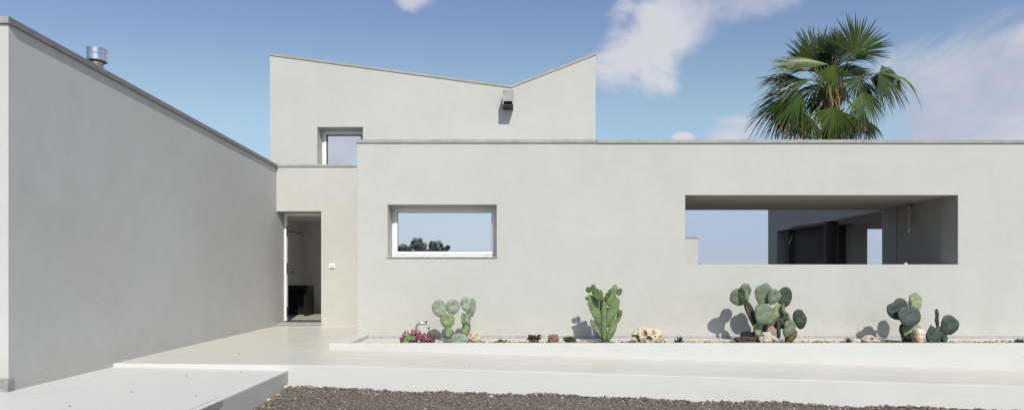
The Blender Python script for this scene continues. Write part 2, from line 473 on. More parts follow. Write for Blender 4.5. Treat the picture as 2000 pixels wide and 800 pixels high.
def scol():
    t = random.random()
    if t < 0.035: return (0.58, 0.54, 0.48)
    if t < 0.13: return (0.34, 0.30, 0.26)
    k = random.uniform(0.075, 0.24); return (k * 1.22, k * 1.05, k * 0.86)
for i in range(30000):
    y = 5.0 + (DF - 5.0) * random.random() ** 0.8
    x = random.uniform(-2.84, min(7.0, 0.95 * y + 0.4))
    r = random.choice((0.004, 0.005, 0.006, 0.008, 0.012)) * random.uniform(0.7, 1.2)
    stone(ST, x, y, ground_z(x, y) + r * 0.3, r, scol())
for i in range(1500):                      # coarser lumps banked against the terrace face
    x = random.uniform(-2.83, 7.6)
    y = DF - 0.012 - abs(random.gauss(0, 0.07))
    r = random.uniform(0.010, 0.024) * (1.5 if random.random() < 0.06 else 1)
    stone(ST, x, y, ground_z(x, y) + r * 0.4, r, scol())
for i in range(420):                      # and along the low slab's side
    y = random.uniform(4.9, DF)
    x = -2.845 + abs(random.gauss(0, 0.06))
    r = random.uniform(0.008, 0.02)
    stone(ST, x, y, ground_z(x, y) + r * 0.3, r, scol())
ST_o = ST.build('gravel_stones', vcol('gravel_stone', 0.95, 0.0, spec=0.1))
ST_o['kind'] = 'stuff'; ST_o['label'] = 'loose dark volcanic stones with pale flecks covering the ground'; ST_o['category'] = 'gravel'

# ------------------------------------------------------------------ terrace, low slab
tx = [XW - 0.02] + [-5 + 0.25 * i for i in range(0, 80)] + [16]
prof = [(DF, None, -0.9), (DF, 'z', -0.007), (DF + 0.002, 'z', -0.003), (DF + 0.007, 'z', 0.0), (DP + 0.05, 'z', 0.0), (DP + 0.05, None, -0.9)]
vs = []; fs = []
for x in tx:
    for (y, k, dz) in prof:
        vs.append((x, y, (zterr(x) if k else 0) + dz))
n = len(prof)
for i in range(len(tx) - 1):
    for k in range(n - 1):
        a = i * n + k
        fs.append((a, a + n, a + n + 1, a + 1))
tmb = MB().add(vs, fs)
to = tmb.build('terrace', M['terrace'])
to.data.materials.append(M['riser'])
for p_ in to.data.polygons:
    if p_.center.y < DF + 0.001: p_.material_index = 1
to = struct(to, 'pale smooth concrete terrace ramping down to the right')

def zslab(x): return 1.5 - 1.25 + 0.044 * (-2.865 - x) / 2.19 if x > -5.06 else 1.5 - 1.206
vs = []; fs = []
sx = [-12, XW, -2.885, -2.870, -2.865, -2.865]
for x, dz in zip(sx, (0, 0, 0, -0.004, -0.018, -0.8)):
    for y in (-1.0, 5.9, DF + 0.01):
        vs.append((x, y, zslab(max(x, XW)) + dz))
for i in range(len(sx) - 1):
    for k in range(2):
        if i == 0 and k == 1: continue
        a = i * 3 + k
        fs.append((a, a + 3, a + 4, a + 1))
sm = MB().add(vs, fs)
po_ = sm.build('path', M['slab']); po_.data.materials.append(M['wing'])
for p_ in po_.data.polygons:
    if abs(p_.normal.x) > .8: p_.material_index = 1  # side face takes the greyer wing tone to stand in for grazing light
struct(po_, 'low pale concrete path slab beside the grey wing wall')

# metal edge strip let into the slab's edge, bottom of the view
et = thing('edge_trim', 'grey metal trim let into the edge of the low concrete slab', 'edge trim', (-2.865, 4.9, 0.24))
y0, y1 = 4.2, 5.70
m_ = MB(); m_.prism([(-2.862, y0, 0.19), (-2.862, y1 - 0.07, 0.19), (-2.862, y1, 0.222), (-2.862, y1, 0.2405), (-2.862, y0, 0.2405)], (0.006, 0, 0))
m_.build('cover_plate', mat('trim_metal', (0.36, 0.365, 0.35), 0.5, 0.25, 20, metal=0.3), et)
MB().box(-2.93, -2.924, y0, y1 + 0.07, 0.2505, 0.2545).build('edge_line', mat('trim_line', (0.4, 0.4, 0.38), 0.6, 0.1), et)

# ------------------------------------------------------------------ house
H = thing('house', 'pale grey rendered house with long front wall, angled wing and butterfly roofed tower', 'house', (0, 10.1, 0))
def wallpart(name, mb, m, label=None, bevel=0.008):
    o = mb.build(name, m, H, bevel=bevel)
    if label: o['label'] = label
    return o

def faces_with_holes(x0, x1, z0, z1, holes, y0, y1):
    """a wall x0..x1 by z0..z1 between depths y0 and y1 with rectangular openings, one welded mesh"""
    X = sorted({x0, x1, *[h[0] for h in holes], *[h[1] for h in holes]})
    Z = sorted({z0, z1, *[h[2] for h in holes], *[h[3] for h in holes]})
    idx = {}; mb = MB(); vv = []; ff = []
    def vid(i, j, k):
        if (i, j, k) not in idx:
            idx[(i, j, k)] = len(vv); vv.append((X[i], (y0, y1)[k], Z[j]))
        return idx[(i, j, k)]
    def solid(i, j):
        if i < 0 or j < 0 or i >= len(X) - 1 or j >= len(Z) - 1: return False
        cx, cz = (X[i] + X[i + 1]) / 2, (Z[j] + Z[j + 1]) / 2
        return not any(h[0] < cx < h[1] and h[2] < cz < h[3] for h in holes)
    for i in range(len(X) - 1):
        for j in range(len(Z) - 1):
            if not solid(i, j): continue
            ff.append((vid(i, j, 0), vid(i + 1, j, 0), vid(i + 1, j + 1, 0), vid(i, j + 1, 0)))
            ff.append((vid(i, j, 1), vid(i, j + 1, 1), vid(i + 1, j + 1, 1), vid(i + 1, j, 1)))
            if not solid(i - 1, j): ff.append((vid(i, j, 0), vid(i, j + 1, 0), vid(i, j + 1, 1), vid(i, j, 1)))
            if not solid(i + 1, j): ff.append((vid(i + 1, j, 0), vid(i + 1, j, 1), vid(i + 1, j + 1, 1), vid(i + 1, j + 1, 0)))
            if not solid(i, j - 1): ff.append((vid(i, j, 0), vid(i, j, 1), vid(i + 1, j, 1), vid(i + 1, j, 0)))
            if not solid(i, j + 1): ff.append((vid(i, j + 1, 0), vid(i + 1, j + 1, 0), vid(i + 1, j + 1, 1), vid(i, j + 1, 1)))
    return mb.add(vv, ff)

ZMT = P(0, 276, DM).z                         # top of main wall under the coping
wx0, wx1 = P(757.3, 0, DM).x, P(970, 0, DM).x
wz0, wz1 = P(0, 503, DM).z, P(0, 399.4, DM).z
ox0, ox1 = P(1338.5, 0, DM).x, P(1871, 0, DM).x
oz0, oz1 = P(0, 516, DM).z, P(0, 381, DM).z
mw = faces_with_holes(XM, 13, -0.8, ZMT, [(wx0, wx1, wz0, wz1), (ox0, ox1, oz0, oz1)], DM, DM + 0.42)
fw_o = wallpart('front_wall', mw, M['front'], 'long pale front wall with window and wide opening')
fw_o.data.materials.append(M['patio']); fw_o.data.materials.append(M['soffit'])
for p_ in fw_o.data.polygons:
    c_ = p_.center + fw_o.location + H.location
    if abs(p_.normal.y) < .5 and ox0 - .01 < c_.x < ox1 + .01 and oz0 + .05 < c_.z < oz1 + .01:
        p_.material_index = 2 if abs(p_.normal.z) > .5 else 1  # jambs take the darker patio tone in place of shade
# body behind the main wall
bd = MB(); bd.box(XM, ox0 - 0.02, DM + 0.42, DT + 3.0, -0.8, ZMT - 0.25)
wallpart('rear_volume', bd, M['front'], None, 0)

# copings -----------------------------------------------------------------
def coping(p0, p1, out, height, depth, over, m, lip=0.0, ext=0.0, label=None):
    """metal cap from p0 to p1 (top front wall line); out = unit vector out of the wall face"""
    p0 = Vector(p0); p1 = Vector(p1); out = Vector(out)
    t = (p1 - p0).normalized(); p0 = p0 - t * ext; p1 = p1 + t * ext
    up = Vector((0, 0, 1))
    pr = [out * over, out * over + up * height, -out * depth + up * (height + 0.006), -out * depth]
    if lip:
        pr = [out * (over + lip) - up * 0.001, out * (over + lip) + up * 0.006, out * over + up * 0.010, out * over + up * height, -out * depth + up * (height + 0.006), -out * depth - up * 0.001]
    vs = [p0 + q for q in pr] + [p1 + q for q in pr]
    n = len(pr)
    fs = [tuple(range(n)), tuple(range(2 * n - 1, n - 1, -1))] + [(i, n + i, n + (i + 1) % n, (i + 1) % n) for i in range(n)]
    mb = MB().add(vs, fs)
    o = mb.build('coping', m, H, bevel=0.003)
    bm = bmesh.new(); bm.from_mesh(o.data); bmesh.ops.recalc_face_normals(bm, faces=bm.faces); bm.to_mesh(o.data); bm.free()
    if label: o['label'] = label
    return o
cz = P(0, 279.3, DM).z
CO = [coping((XM, DM, cz), (P(1163, 0, DM).x, DM, cz), (0, -1, 0), 0.058, 0.47, 0.024, M['coping'], 0, 0.012),
      coping((P(1163.6, 0, DM).x + 0.012, DM, cz - 0.005), (P(1683, 0, DM).x, DM, cz - 0.003), (0, -1, 0), 0.058, 0.47, 0.026, M['coping']),
      coping((P(1684, 0, DM).x, DM, cz - 0.006), (13, DM, cz - 0.008), (0, -1, 0), 0.058, 0.47, 0.024, M['coping'])]
for cx_ in (880, 1043, 1117, 1181, 1312, 1445, 1690, 1750, 1880):      # pale rivets on the cap
    q = P(cx_, 276.3, DM)
    rv = MB().lathe((0, 0, 0), [(0.006, 0), (0.004, 0.003)], 8)
    rv.v = [(q.x + a, DM - 0.026 - c, q.z + b) for a, b, c in rv.v]
    rv.build('rivet', M['white'], CO[0 if cx_ < 1163 else (1 if cx_ < 1683 else 2)])

# porch -------------------------------------------------------------------
dz1 = P(0, 412.5, DP).z; dx1 = P(627, 0, DP).x; dz0 = P(0, 631, DP).z
ZPT = P(0, 325, DP).z
pw = faces_with_holes(XW, XM + 0.05, -0.8, ZPT, [(XW - 1, dx1, dz0, dz1)], DP, DP + 0.46)
wallpart('porch_wall', pw, M['porch'], 'cream recessed porch wall beside the dark doorway')
coping((XW, DP, P(0, 326, DP).z), (XM, DP, P(0, 326, DP).z), (0, -1, 0), 0.055, 0.5, 0.022, M['coping'])
prf = MB()
prf.box(XW, -4.42, DP + 0.47, DT, ZPT - 0.25, ZPT - 0.12); prf.box(-2.95, XM, DP + 0.47, DT, ZPT - 0.25, ZPT - 0.12)
prf.box(-4.42, -2.95, DP + 0.47, 12.98, ZPT - 0.25, ZPT - 0.12); prf.box(-4.42, -2.95, 13.72, DT, ZPT - 0.25, ZPT - 0.12)
prf.build('roof', M['coping'], H)          # flat porch roof; unseen hole added to let sunlight into the hall

# left wing ---------------------------------------------------------------
DW0 = 5.848
def zwing(y):
    return 1.5 + 2.50 + (2.205 - 2.50) * (y - DW0) / (DP - DW0)
ww = MB(); TW = 0.35
zl = lambda y: zwing(y) - 0.055
yb = DP + 0.48
pts = [(XW, DW0, -0.8), (XW, yb, -0.8), (XW, yb, zl(yb)), (XW, DW0, zl(DW0))]
ww.prism(pts, (-TW, 0, 0))
o = wallpart('wing_wall', ww, M['wing'], 'grey side wall of the wing receding under a sloping cap')
wf = MB().box(-12, XW - TW - 0.002, DW0, DW0 + 0.3, -0.8, zl(DW0))
wallpart('wing_front', wf, M['front'], None, 0)
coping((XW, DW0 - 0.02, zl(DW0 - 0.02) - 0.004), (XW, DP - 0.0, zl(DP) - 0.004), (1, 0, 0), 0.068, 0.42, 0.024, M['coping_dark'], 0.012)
coping((-12, DW0, zl(DW0) - 0.004), (XW - 0.42, DW0, zl(DW0) - 0.004), (0, -1, 0), 0.066, 0.32, 0.024, M['coping'])
coping((XW - 0.42, DW0 + 0.0, zl(DW0) - 0.004), (XW + 0.02, DW0, zl(DW0) - 0.004), (0, -1, 0), 0.0665, -0.0, 0.026, M['coping'])
# wing roof behind the parapet, with an unseen gap added to light the hall
wr = MB()
wr.prism([(XW - TW, DW0 + 0.3, zl(DW0) - 0.35), (XW - TW, 12.85, zl(12.85) - 0.35), (XW - TW, 12.85, zl(12.85) - 0.2), (XW - TW, DW0 + 0.3, zl(DW0) - 0.2)], (-6.5, 0, 0))
wr.prism([(-5.95, 12.851, zl(12.85) - 0.35), (-5.95, 17, zl(17) - 0.35), (-5.95, 17, zl(17) - 0.2), (-5.95, 12.851, zl(12.85) - 0.2)], (-5.95, 0, 0))
wr.build('roof', M['coping'], H)
pl = MB().box(-12, XW + 0.012, DW0 - 0.022, DW0 + 0.05, -0.6, 0.425)
pl2 = pl.build('plinth', M['plinth'], H, bevel=0.01)
# chimney flue
fx, fy = -5.98, 8.38
fl = MB().lathe((fx, fy, 0), [(0.075, 3.4), (0.075, 4.41), (0.083, 4.412), (0.083, 4.43), (0.075, 4.432), (0.075, 4.50)], 28)
flo = fl.build('chimney', M['brass'], H, smooth=False); flo['label'] = 'round stainless flue above the wing parapet'
zb, zt_ = 4.462, 4.635
cp = MB().lathe((fx, fy, 0), [(0.122, zb), (0.128, zb + 0.004), (0.128, zb + 0.02), (0.124, zb + 0.024), (0.124, zb + 0.085), (0.127, zb + 0.09), (0.127, zb + 0.1), (0.124, zb + 0.105), (0.124, zt_ - 0.02), (0.128, zt_ - 0.016), (0.128, zt_), (0.118, zt_ + 0.006)], 40)
cp.build('chimney_cap', M['steel'], flo)
MB().lathe((fx, fy, 0), [(0.116, zb - 0.004), (0.116, zb - 0.001)], 32).build('cap_underside', M['black'], flo)

# tower -------------------------------------------------------------------
tx0, tx1, txv = P(526.5, 0, DT).x, P(1163.5, 0, DT).x, P(998, 0, DT).x
tz0, tz1, tzv = P(0, 108, DT).z, P(0, 107, DT).z, P(0, 171.5, DT).z
ux0, ux1 = P(620, 0, DT).x, P(709, 0, DT).x
uz1, uz0 = P(0, 248, DT).z, P(0, 352, DT).z
ztop = lambda x: tz0 + (tzv - tz0) * (x - tx0) / (txv - tx0) if x <= txv else tzv + (tz1 - tzv) * (x - txv) / (tx1 - txv)
def tower_front():
    X = [tx0, ux0, ux1, txv, tx1]; zb_ = ZPT - 0.3
    vv = []; ff = []
    lev = lambda x: [zb_, uz0, uz1, ztop(x)]
    n = 4
    for k in (0, 1):
        for x in X:
            for z in lev(x): vv.append((x, DT + 0.41 * k, z))
    N = len(X) * n
    for i in range(len(X) - 1):
        for j in range(3):
            if i == 1 and j == 1: continue
            a = i * n + j
            ff.append((a, a + n, a + n + 1, a + 1)); ff.append((N + a, N + a + 1, N + a + n + 1, N + a + n))
    h0, h1 = 1 * n, 2 * n
    ff += [(h0 + 1, h0 + 2, N + h0 + 2, N + h0 + 1), (h1 + 1, N + h1 + 1, N + h1 + 2, h1 + 2),
           (h0 + 1, N + h0 + 1, N + h1 + 1, h1 + 1), (h0 + 2, h1 + 2, N + h1 + 2, N + h0 + 2)]
    for i in range(len(X) - 1):
        a = i * n + 3; ff.append((a, a + n, N + a + n, N + a))
        a = i * n; ff.append((a, N + a, N + a + n, a + n))
    for j in range(3):
        a = j; ff.append((a, a + 1, N + a + 1, N + a))
        a = (len(X) - 1) * n + j; ff.append((a, N + a, N + a + 1, a + 1))
    return MB().add(vv, ff)
wallpart('tower_wall', tower_front(), M['tower'], 'upper tower wall rising to a butterfly roofline')
tb = MB(); tb.prism([(tx0, DT + 0.43, ZPT - 0.3), (tx1, DT + 0.43, ZPT - 0.3), (tx1, DT + 0.43, tz1 - 0.15), (txv, DT + 0.43, tzv - 0.15), (tx0, DT + 0.43, tz0 - 0.15)], (0, 3.6, 0))
wallpart('rear_volume', tb, M['tower'], None, 0)
def tcop(a, b):
    return coping(a, b, (0, -1, 0), 0.052, 0.45, 0.02, M['coping'])
tcop((tx0 - 0.012, DT, ztop(tx0) - 0.004), (txv, DT, tzv - 0.004))
tcop((txv, DT, tzv - 0.004), (tx1 + 0.012, DT, ztop(tx1) - 0.0045))
# scupper (rain spout): hood of sheet render over a dark mouth
po = 0.40; DS = DT - po
sx0, sx1 = P(981.5, 0, DS).x, P(1002.5, 0, DS).x
sz1, szm, sz0 = P(0, 177.5, DS).z, P(0, 197.5, DS).z, P(0, 204.5, DS).z
sc_ = MB()
sc_.box(sx0, sx0 + 0.025, DT - po, DT - 0.002, sz0 + 0.015, sz1 - 0.004)
sc_.box(sx1 - 0.025, sx1, DT - po, DT - 0.002, sz0 + 0.015, sz1 - 0.004)
sc_.box(sx0 + 0.025, sx1 - 0.025, DT - po, DT - po + 0.02, szm, sz1 - 0.004)
sc_.box(sx0 + 0.0255, sx1 - 0.0255, DT - 0.02, DT - 0.002, sz0 + 0.015, sz1 - 0.004)
sc_.box(sx0 - 0.004, sx1 + 0.004, DT - po - 0.004, DT - 0.002, sz1 - 0.004, sz1 + 0.012)
so_ = sc_.build('rain_spout', M['coping'], H); so_['label'] = 'boxy grey roof spout projecting below the valley'
MB().box(sx0 + 0.001, sx1 - 0.001, DT - po + 0.004, DT - 0.003, sz0 - 0.01, sz0 + 0.013).build('spout_tray', M['black'], so_)

# windows -----------------------------------------------------------------
def window(x0, x1, z0, z1, y, fw, sash, label, gas=0.012, vents=False, sill=True):
    def ring(mb, a0, a1, b0, b1, t, ya, yb_):
        mb.box(a0, a1, ya, yb_, b1 - t, b1); mb.box(a0, a1, ya, yb_, b0, b0 + t)
        mb.box(a0, a0 + t, ya, yb_, b0 + t, b1 - t); mb.box(a1 - t, a1, ya, yb_, b0 + t, b1 - t)
    f = MB(); ring(f, x0, x1, z0, z1, fw, y, y + 0.07)
    fo = f.build('window', M['white'], H, bevel=0.004); fo['label'] = label
    s = MB(); ring(s, x0 + fw - 0.012, x1 - fw + 0.012, z0 + fw - 0.012, z1 - fw + 0.012, sash, y - 0.014, y + 0.05)
    s.build('sash', M['white'], fo, bevel=0.006)
    a = fw - 0.012 + sash
    gk = MB(); ring(gk, x0 + a - 0.001, x1 - a + 0.001, z0 + a - 0.001, z1 - a + 0.001, gas, y - 0.003, y + 0.03)
    gk.build('gasket', M['gasket'], fo)
    a += gas - 0.002
    MB().add([(x0 + a, y + 0.012, z0 + a), (x1 - a, y + 0.012, z0 + a), (x1 - a, y + 0.012, z1 - a), (x0 + a, y + 0.012, z1 - a)], [(0, 1, 2, 3)]).build('pane', M['pane'], fo)
    return fo
yf = DM + 0.35
w1 = window(wx0 + 0.002, wx1 - 0.002, wz0 + 0.022, wz1 - 0.002, yf, 0.055, 0.052, 'wide white framed window in the front wall', gas=0.008)
for k in (0.10, 0.5, 0.90):
    cx_ = wx0 + (wx1 - wx0) * k
    MB().box(cx_ - 0.022, cx_ + 0.022, yf - 0.004, yf + 0.01, wz0 + 0.045, wz0 + 0.062).build('drain_cap', M['greyplastic'], w1, bevel=0.003)
MB().box(wx0 - 0.018, wx1 + 0.015, DM - 0.022, yf - 0.002, wz0 - 0.004, wz0 + 0.018).build('sill', M['stone'], w1, bevel=0.004)
window(ux0 + 0.002, ux1 - 0.002, uz0 + 0.01, uz1 - 0.002, DT + 0.33, 0.06, 0.055, 'small tower window half hidden by the parapets', gas=0.03)

# door frame, threshold, hall -----------------------------------------------
ydf = DP + 0.40
df = MB()
df.box(XW + 0.003, XW + 0.050, ydf, ydf + 0.09, dz0 + 0.02, dz1 - 0.003)
df.box(XW + 0.050, dx1 + 0.1, ydf, ydf + 0.09, dz1 - 0.055, dz1 - 0.003)
dfo = df.build('door_frame', M['white'], H, bevel=0.003)
for pz in (2.35, 1.55, 0.6):
    MB().box(XW + 0.0515, XW + 0.066, ydf - 0.004, ydf + 0.03, pz - 0.11, pz + 0.11).build('hinge', M['black'], dfo)
MB().box(XW + 0.05, dx1 + 0.05, ydf + 0.01, ydf + 0.06, dz0 + 0.004, dz0 + 0.03).build('weather_bar', M['black'], dfo)
MB().box(XW - 0.001, dx1 + 0.012, DP - 0.02, DP + 0.47, dz0 - 0.035, dz0 + 0.002).build('threshold', M['stone'], H, bevel=0.004)
hx0, hx1, hy0, hy1 = -5.86, -2.8, DP + 0.465, 16.2
hz0, hz1 = dz0 - 0.01, 1.5 + 1.267
hl = MB()
hl.box(hx0 - 0.15, hx0, hy0 + 0.03, hy1 + 0.15, hz0 - 0.1, hz1 + 0.1)
hl.box(hx0, -4.55, hy1, hy1 + 0.15, hz0 - 0.1, hz1 + 0.1)  # right part of the back left open, out of view, to light the hall
hl.box(-5.43, -4.42, hy0 + 0.03, hy1 + 0.15, hz1, hz1 + 0.1); hl.box(hx0, -5.43, 13.85, hy1 + 0.15, hz1, hz1 + 0.1); hl.box(-2.95, hx1, hy0 + 0.03, hy1 + 0.15, hz1, hz1 + 0.1)  # unseen ceiling gaps added to bring sunlight into the hall
hl.box(-4.42, -2.95, hy0 + 0.03, 12.98, hz1, hz1 + 0.1); hl.box(-4.42, -2.95, 14.75, hy1 + 0.15, hz1, hz1 + 0.1)
hl.box(hx1, hx1 + 0.1, hy0 + 0.03, hy1 + 0.15, hz0 - 0.1, hz1 + 0.1)
hl.box(hx0, XW - 0.002 - 0.0, hy0 - 0.0, hy0 + 0.028, hz0 - 0.1, hz1 + 0.1)
hl.build('hall_walls', M['interior'], H)
MB().box(hx0, hx1, hy0 + 0.03, hy1, hz0 - 0.1, hz0).build('hall_floor', M['intfloor'], H)
dr = MB().box(hx0, hx0 + 0.02, 15.08, 16.0, hz0 + 0.003, 1.5 + 0.98)
dro = dr.build('inner_door', M['interior'], H, bevel=0.004)
MB().box(hx0, hx0 + 0.012, 15.03, 16.05, 1.5 + 0.985, 1.5 + 1.0).build('door_gap', M['gasket'], dro)
MB().tube([(hx0 + 0.02, 15.2, 1.5 - 0.06), (hx0 + 0.06, 15.2, 1.5 - 0.06), (hx0 + 0.06, 15.32, 1.5 - 0.06)], 0.012, 8).build('handle', M['black'], dro)
ct = thing('console_table', 'black slab sided console table in the hall behind the doorway', 'table', (-5.5, 14.8, hz0))
MB().box(hx0 + 0.022, -5.18, 14.5, 15.02, hz0 + 0.66, hz0 + 0.745).build('tabletop', M['console'], ct, bevel=0.004)
MB().box(-5.255, -5.18, 14.502, 15.02, hz0 + 0.002, hz0 + 0.658).build('side_panel', M['console'], ct, bevel=0.004)
MB().box(hx0 + 0.022, -5.257, 14.9, 15.0, hz0 + 0.002, hz0 + 0.658).build('back_panel', M['console'], ct)

# wall switch plate
sp0 = P(643, 514, DP); sp1 = P(655, 524, DP)
lt = thing('wall_switch', 'small white square switch plate on the porch wall right of the doorway', 'switch plate', (sp0.x, DP, sp1.z))
MB().box(sp0.x, sp1.x, DP - 0.022, DP - 0.001, sp1.z, sp0.z).build('plate', M['whiteplastic'], lt, bevel=0.006)
MB().box(sp0.x + 0.02, sp1.x - 0.02, DP - 0.030, DP - 0.0225, sp1.z + 0.012, sp1.z + 0.058).build('rocker', M['greyplastic'], lt, bevel=0.003)

# patio seen through the wide opening ---------------------------------------
ZS = oz1 + 0.001
wl = lambda y: 7.56 + 0.104 * (y - 10.1)
so2 = MB().box(ox0 - 0.3, 8.3, DM + 0.421, 12.6, ZS, ZS + 0.3)
wallpart('soffit', so2, M['soffit'], 'shaded ceiling over the patio', 0)
pwm = MB()
def wallseg(mb, ya, yb_, za, zb_, off=0.0, th=0.35):
    mb.prism([(wl(ya) - off, ya, za), (wl(yb_) - off, yb_, za), (wl(yb_) + th, yb_, za), (wl(ya) + th, ya, za)], (0, 0, zb_ - za))
wallseg(pwm, DM + 0.421, 12.03, -0.4, ZS - 0.002)
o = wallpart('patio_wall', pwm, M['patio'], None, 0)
pp = MB(); wallseg(pp, 12.03, 12.6, -0.4, ZS - 0.003, 0.012)
wallpart('pillar', pp, M['patio'], None, 0)
lw = MB(); wallseg(lw, 12.601, 19.3, ZS - 0.012, 3.98)
wallpart('patio_lintel', lw, M['patio'], None, 0)
jw = MB(); wallseg(jw, 19.301, 20.2, -0.4, 3.98)
wallpart('patio_wall', jw, M['patio'], None, 0)
rc = MB(); cz0 = ZS + 0.002
hxa, hxb = 8.76, 8.93
rc.box(wl(12.6) + 0.36, 13, 12.61, 17.9, cz0, cz0 + 0.2)
rc.box(hxb, 13, 17.9, 18.5, cz0, cz0 + 0.2); rc.box(wl(19.3) + 0.0, hxa, 17.9, 18.5, cz0, cz0 + 0.2)
rc.box(wl(20) + .36, 9.6, 18.5, 20.0, cz0, cz0 + 0.2)
wallpart('room_ceiling', rc, M['patio'], None, 0)
bw = MB(); bw.box(P(1612, 0, 16.8).x, P(1694, 0, 16.8).x, 16.8, 17.05, -0.4, cz0 - 0.002)
bw.box(8.62, 9.7, 18.7, 18.9, -0.4, cz0 + 0.5)
bw.box(P(1612, 0, 16.8).x, P(1612, 0, 16.8).x + 0.2, 17.06, 18.69, -0.4, cz0 - 0.002)
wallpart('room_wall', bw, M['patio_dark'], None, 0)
pb = MB().box(P(1667, 0, 16.4).x, P(1694, 0, 16.4).x, 16.4, 16.79, -0.4, cz0 - 0.003)
wallpart('pillar', pb, M['patio'], None, 0)
MB().tube([(P(1624, 0, 15.5).x, 15.5, 0), (P(1624, 0, 15.5).x, 15.5, cz0 - 0.004)], 0.165, 20).build('column', M['wood'], H, smooth=False)
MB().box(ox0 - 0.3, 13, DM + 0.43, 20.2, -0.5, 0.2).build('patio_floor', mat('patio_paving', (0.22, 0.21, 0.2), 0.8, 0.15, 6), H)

# hanging ornament ---------------------------------------------------------
q0 = P(1777.5, 400, 11.45); hx = q0.x - 0.02; hy = 11.45
ho = thing('hanging_ornament', 'twisted dangling shell ornament hung from the shaded patio ceiling', 'hanging ornament', (hx, hy, ZS))
MB().lathe((hx, hy, 0), [(0.05, ZS - 0.045), (0.055, ZS - 0.04), (0.055, ZS - 0.002)], 20).build('ceiling_rose', M['coping_dark'], ho)
MB().lathe((hx, hy, 0), [(0.028, ZS - 0.10), (0.034, ZS - 0.09), (0.034, ZS - 0.07), (0.012, ZS - 0.06), (0.012, ZS - 0.044)], 16).build('glass_collar', M['glassbit'], ho)
tw = MB(); random.seed(4)
for k in range(3):
    pts = []
    for i in range(26):
        t = i / 25; a = t * 11 + k * 2.1; rr = 0.006 + 0.028 * math.sin(min(1, t * 1.6) * math.pi * 0.9) ** 2
        pts.append((hx + rr * math.cos(a), hy + rr * math.sin(a), ZS - 0.10 - 0.36 * t))
    tw.tube(pts, 0.0065, 6)
tw.build('twisted_strand', M['twine'], ho)
for k in range(9):
    z = ZS - 0.2 - 0.04 * k + random.uniform(-.01, .01)
    a = random.uniform(0, 6.28)
    sh = MB().lathe((hx + 0.022 * math.cos(a), hy + 0.022 * math.sin(a), z), [(0.003, -0.016), (0.013, -0.006), (0.012, 0.006), (0.004, 0.014)], 8)
    sh.build('shell', M['twine'], ho)
MB().tube([(hx + 0.008, hy, ZS - 0.46), (hx + 0.016, hy, ZS - 0.49), (hx - 0.018, hy, ZS - 0.55)], [0.006, 0.014, 0.006], 8).build('pendant', M['glassbit'], ho)
kn = P(1769, 513, DM + 0.3)
kb = MB().lathe((kn.x, kn.y, oz0 + 0.001), [(0.02, 0), (0.026, 0.012), (0.024, 0.022), (0.01, 0.03)], 14).build('white_knob', M['whiteplastic'], smooth=True)
tag(kb, 'tiny white knob standing on the sill of the wide wall opening', 'knob')

# distant building, weeds -----------------------------------------------------
b0, b1 = P(1300, 0, 44), P(1363.5, 0, 44)
db = thing('outbuilding', 'small pale rendered building far off, seen through the wide wall opening', 'building', (b0.x, 44, -0.45))
MB().box(b1.x - 5, b1.x, 44, 48, -0.5, P(0, 465, 44).z).build('wall', M['tower'], db)
MB().box(b1.x - 5.03, b1.x + 0.03, 43.95, 48.03, P(0, 464.8, 44).z, P(0, 461.8, 44).z).build('coping', M['coping'], db)
random.seed(8)
def leafblade(mb, base, tip, wid, col, bend=0.0, tipcol=None):
    base = Vector(base); tip = Vector(tip); d = tip - base
    s = d.cross(Vector((0, 1, 0.3)))
    if s.length < 1e-6: s = Vector((1, 0, 0))
    s = s.normalized() * wid
    m1 = base + d * 0.35 + Vector((0, 0, bend)); m2 = base + d * 0.72 + Vector((0, 0, bend))
    tc_ = tipcol or col
    up = Vector((0, -wid * 0.5, wid * 0.3))
    mb.add([base - s * .4, base + s * .4, m1 - s, m1 + up, m1 + s, m2 - s * .8, m2 + up, m2 + s * .8, tip],
           [(0, 1, 3), (0, 3, 2), (1, 4, 3), (2, 3, 6, 5), (3, 4, 7, 6), (5, 6, 8), (6, 7, 8)],
           cols=[col] * 5 + [col] * 3 + [tc_])
wd = MB(); wp = P(1368, 518, 22)
for i in range(26):
    a = random.uniform(0, 6.28); t = Vector((math.cos(a) * .13, math.sin(a) * .1, random.uniform(.4, .62)))
    leafblade(wd, (wp.x, 22, wp.z - 0.5), Vector((wp.x, 22, wp.z - 0.5)) + t, 0.02, (0.22, 0.22, 0.08))
tag(wd.build('weed', M['leafv'], rel=(wp.x, 22, wp.z - 0.5)), 'tuft of dry yellow green weed at the foot of the distant building', 'weed')

# ------------------------------------------------------------------ planter
ZR = 1.5 - 1.098; ZSO = 1.5 - 1.172
PL = thing('planter', 'long low white kerbed planting bed against the front wall', 'planter', (0, 9.4, 0.3))
def kerb_top(o):
    o.data.materials.append(M['terrace'])
    for p_ in o.data.polygons:
        if p_.normal.z > .5: p_.material_index = 1
k = MB(); k.box(-2.83, 15, 8.83, 8.95, -0.5, ZR); kerb_top(k.build('kerb', M['kerb'], PL, bevel=0.012))
k = MB(); k.box(-2.83, -2.548, 8.9505, DM - 0.002, -0.5, ZR - 0.002); kerb_top(k.build('kerb', M['kerb'], PL, bevel=0.010))
MB().box(-2.547, 15, 9.62, DM - 0.015, -0.3, ZSO + 0.004).build('ledge', M['ledge'], PL)
MB().box(-2.547, -1.75, 8.951, 9.6195, -0.3, ZSO + 0.001).build('ledge', M['ledge'], PL)
MB().box(-2.50, 15, DM - 0.014, DM - 0.002, ZSO - 0.1, ZSO + 0.042).build('skirting', M['skirt'], PL)
vs = []; fs = []
nx_ = 300; ny_ = 14
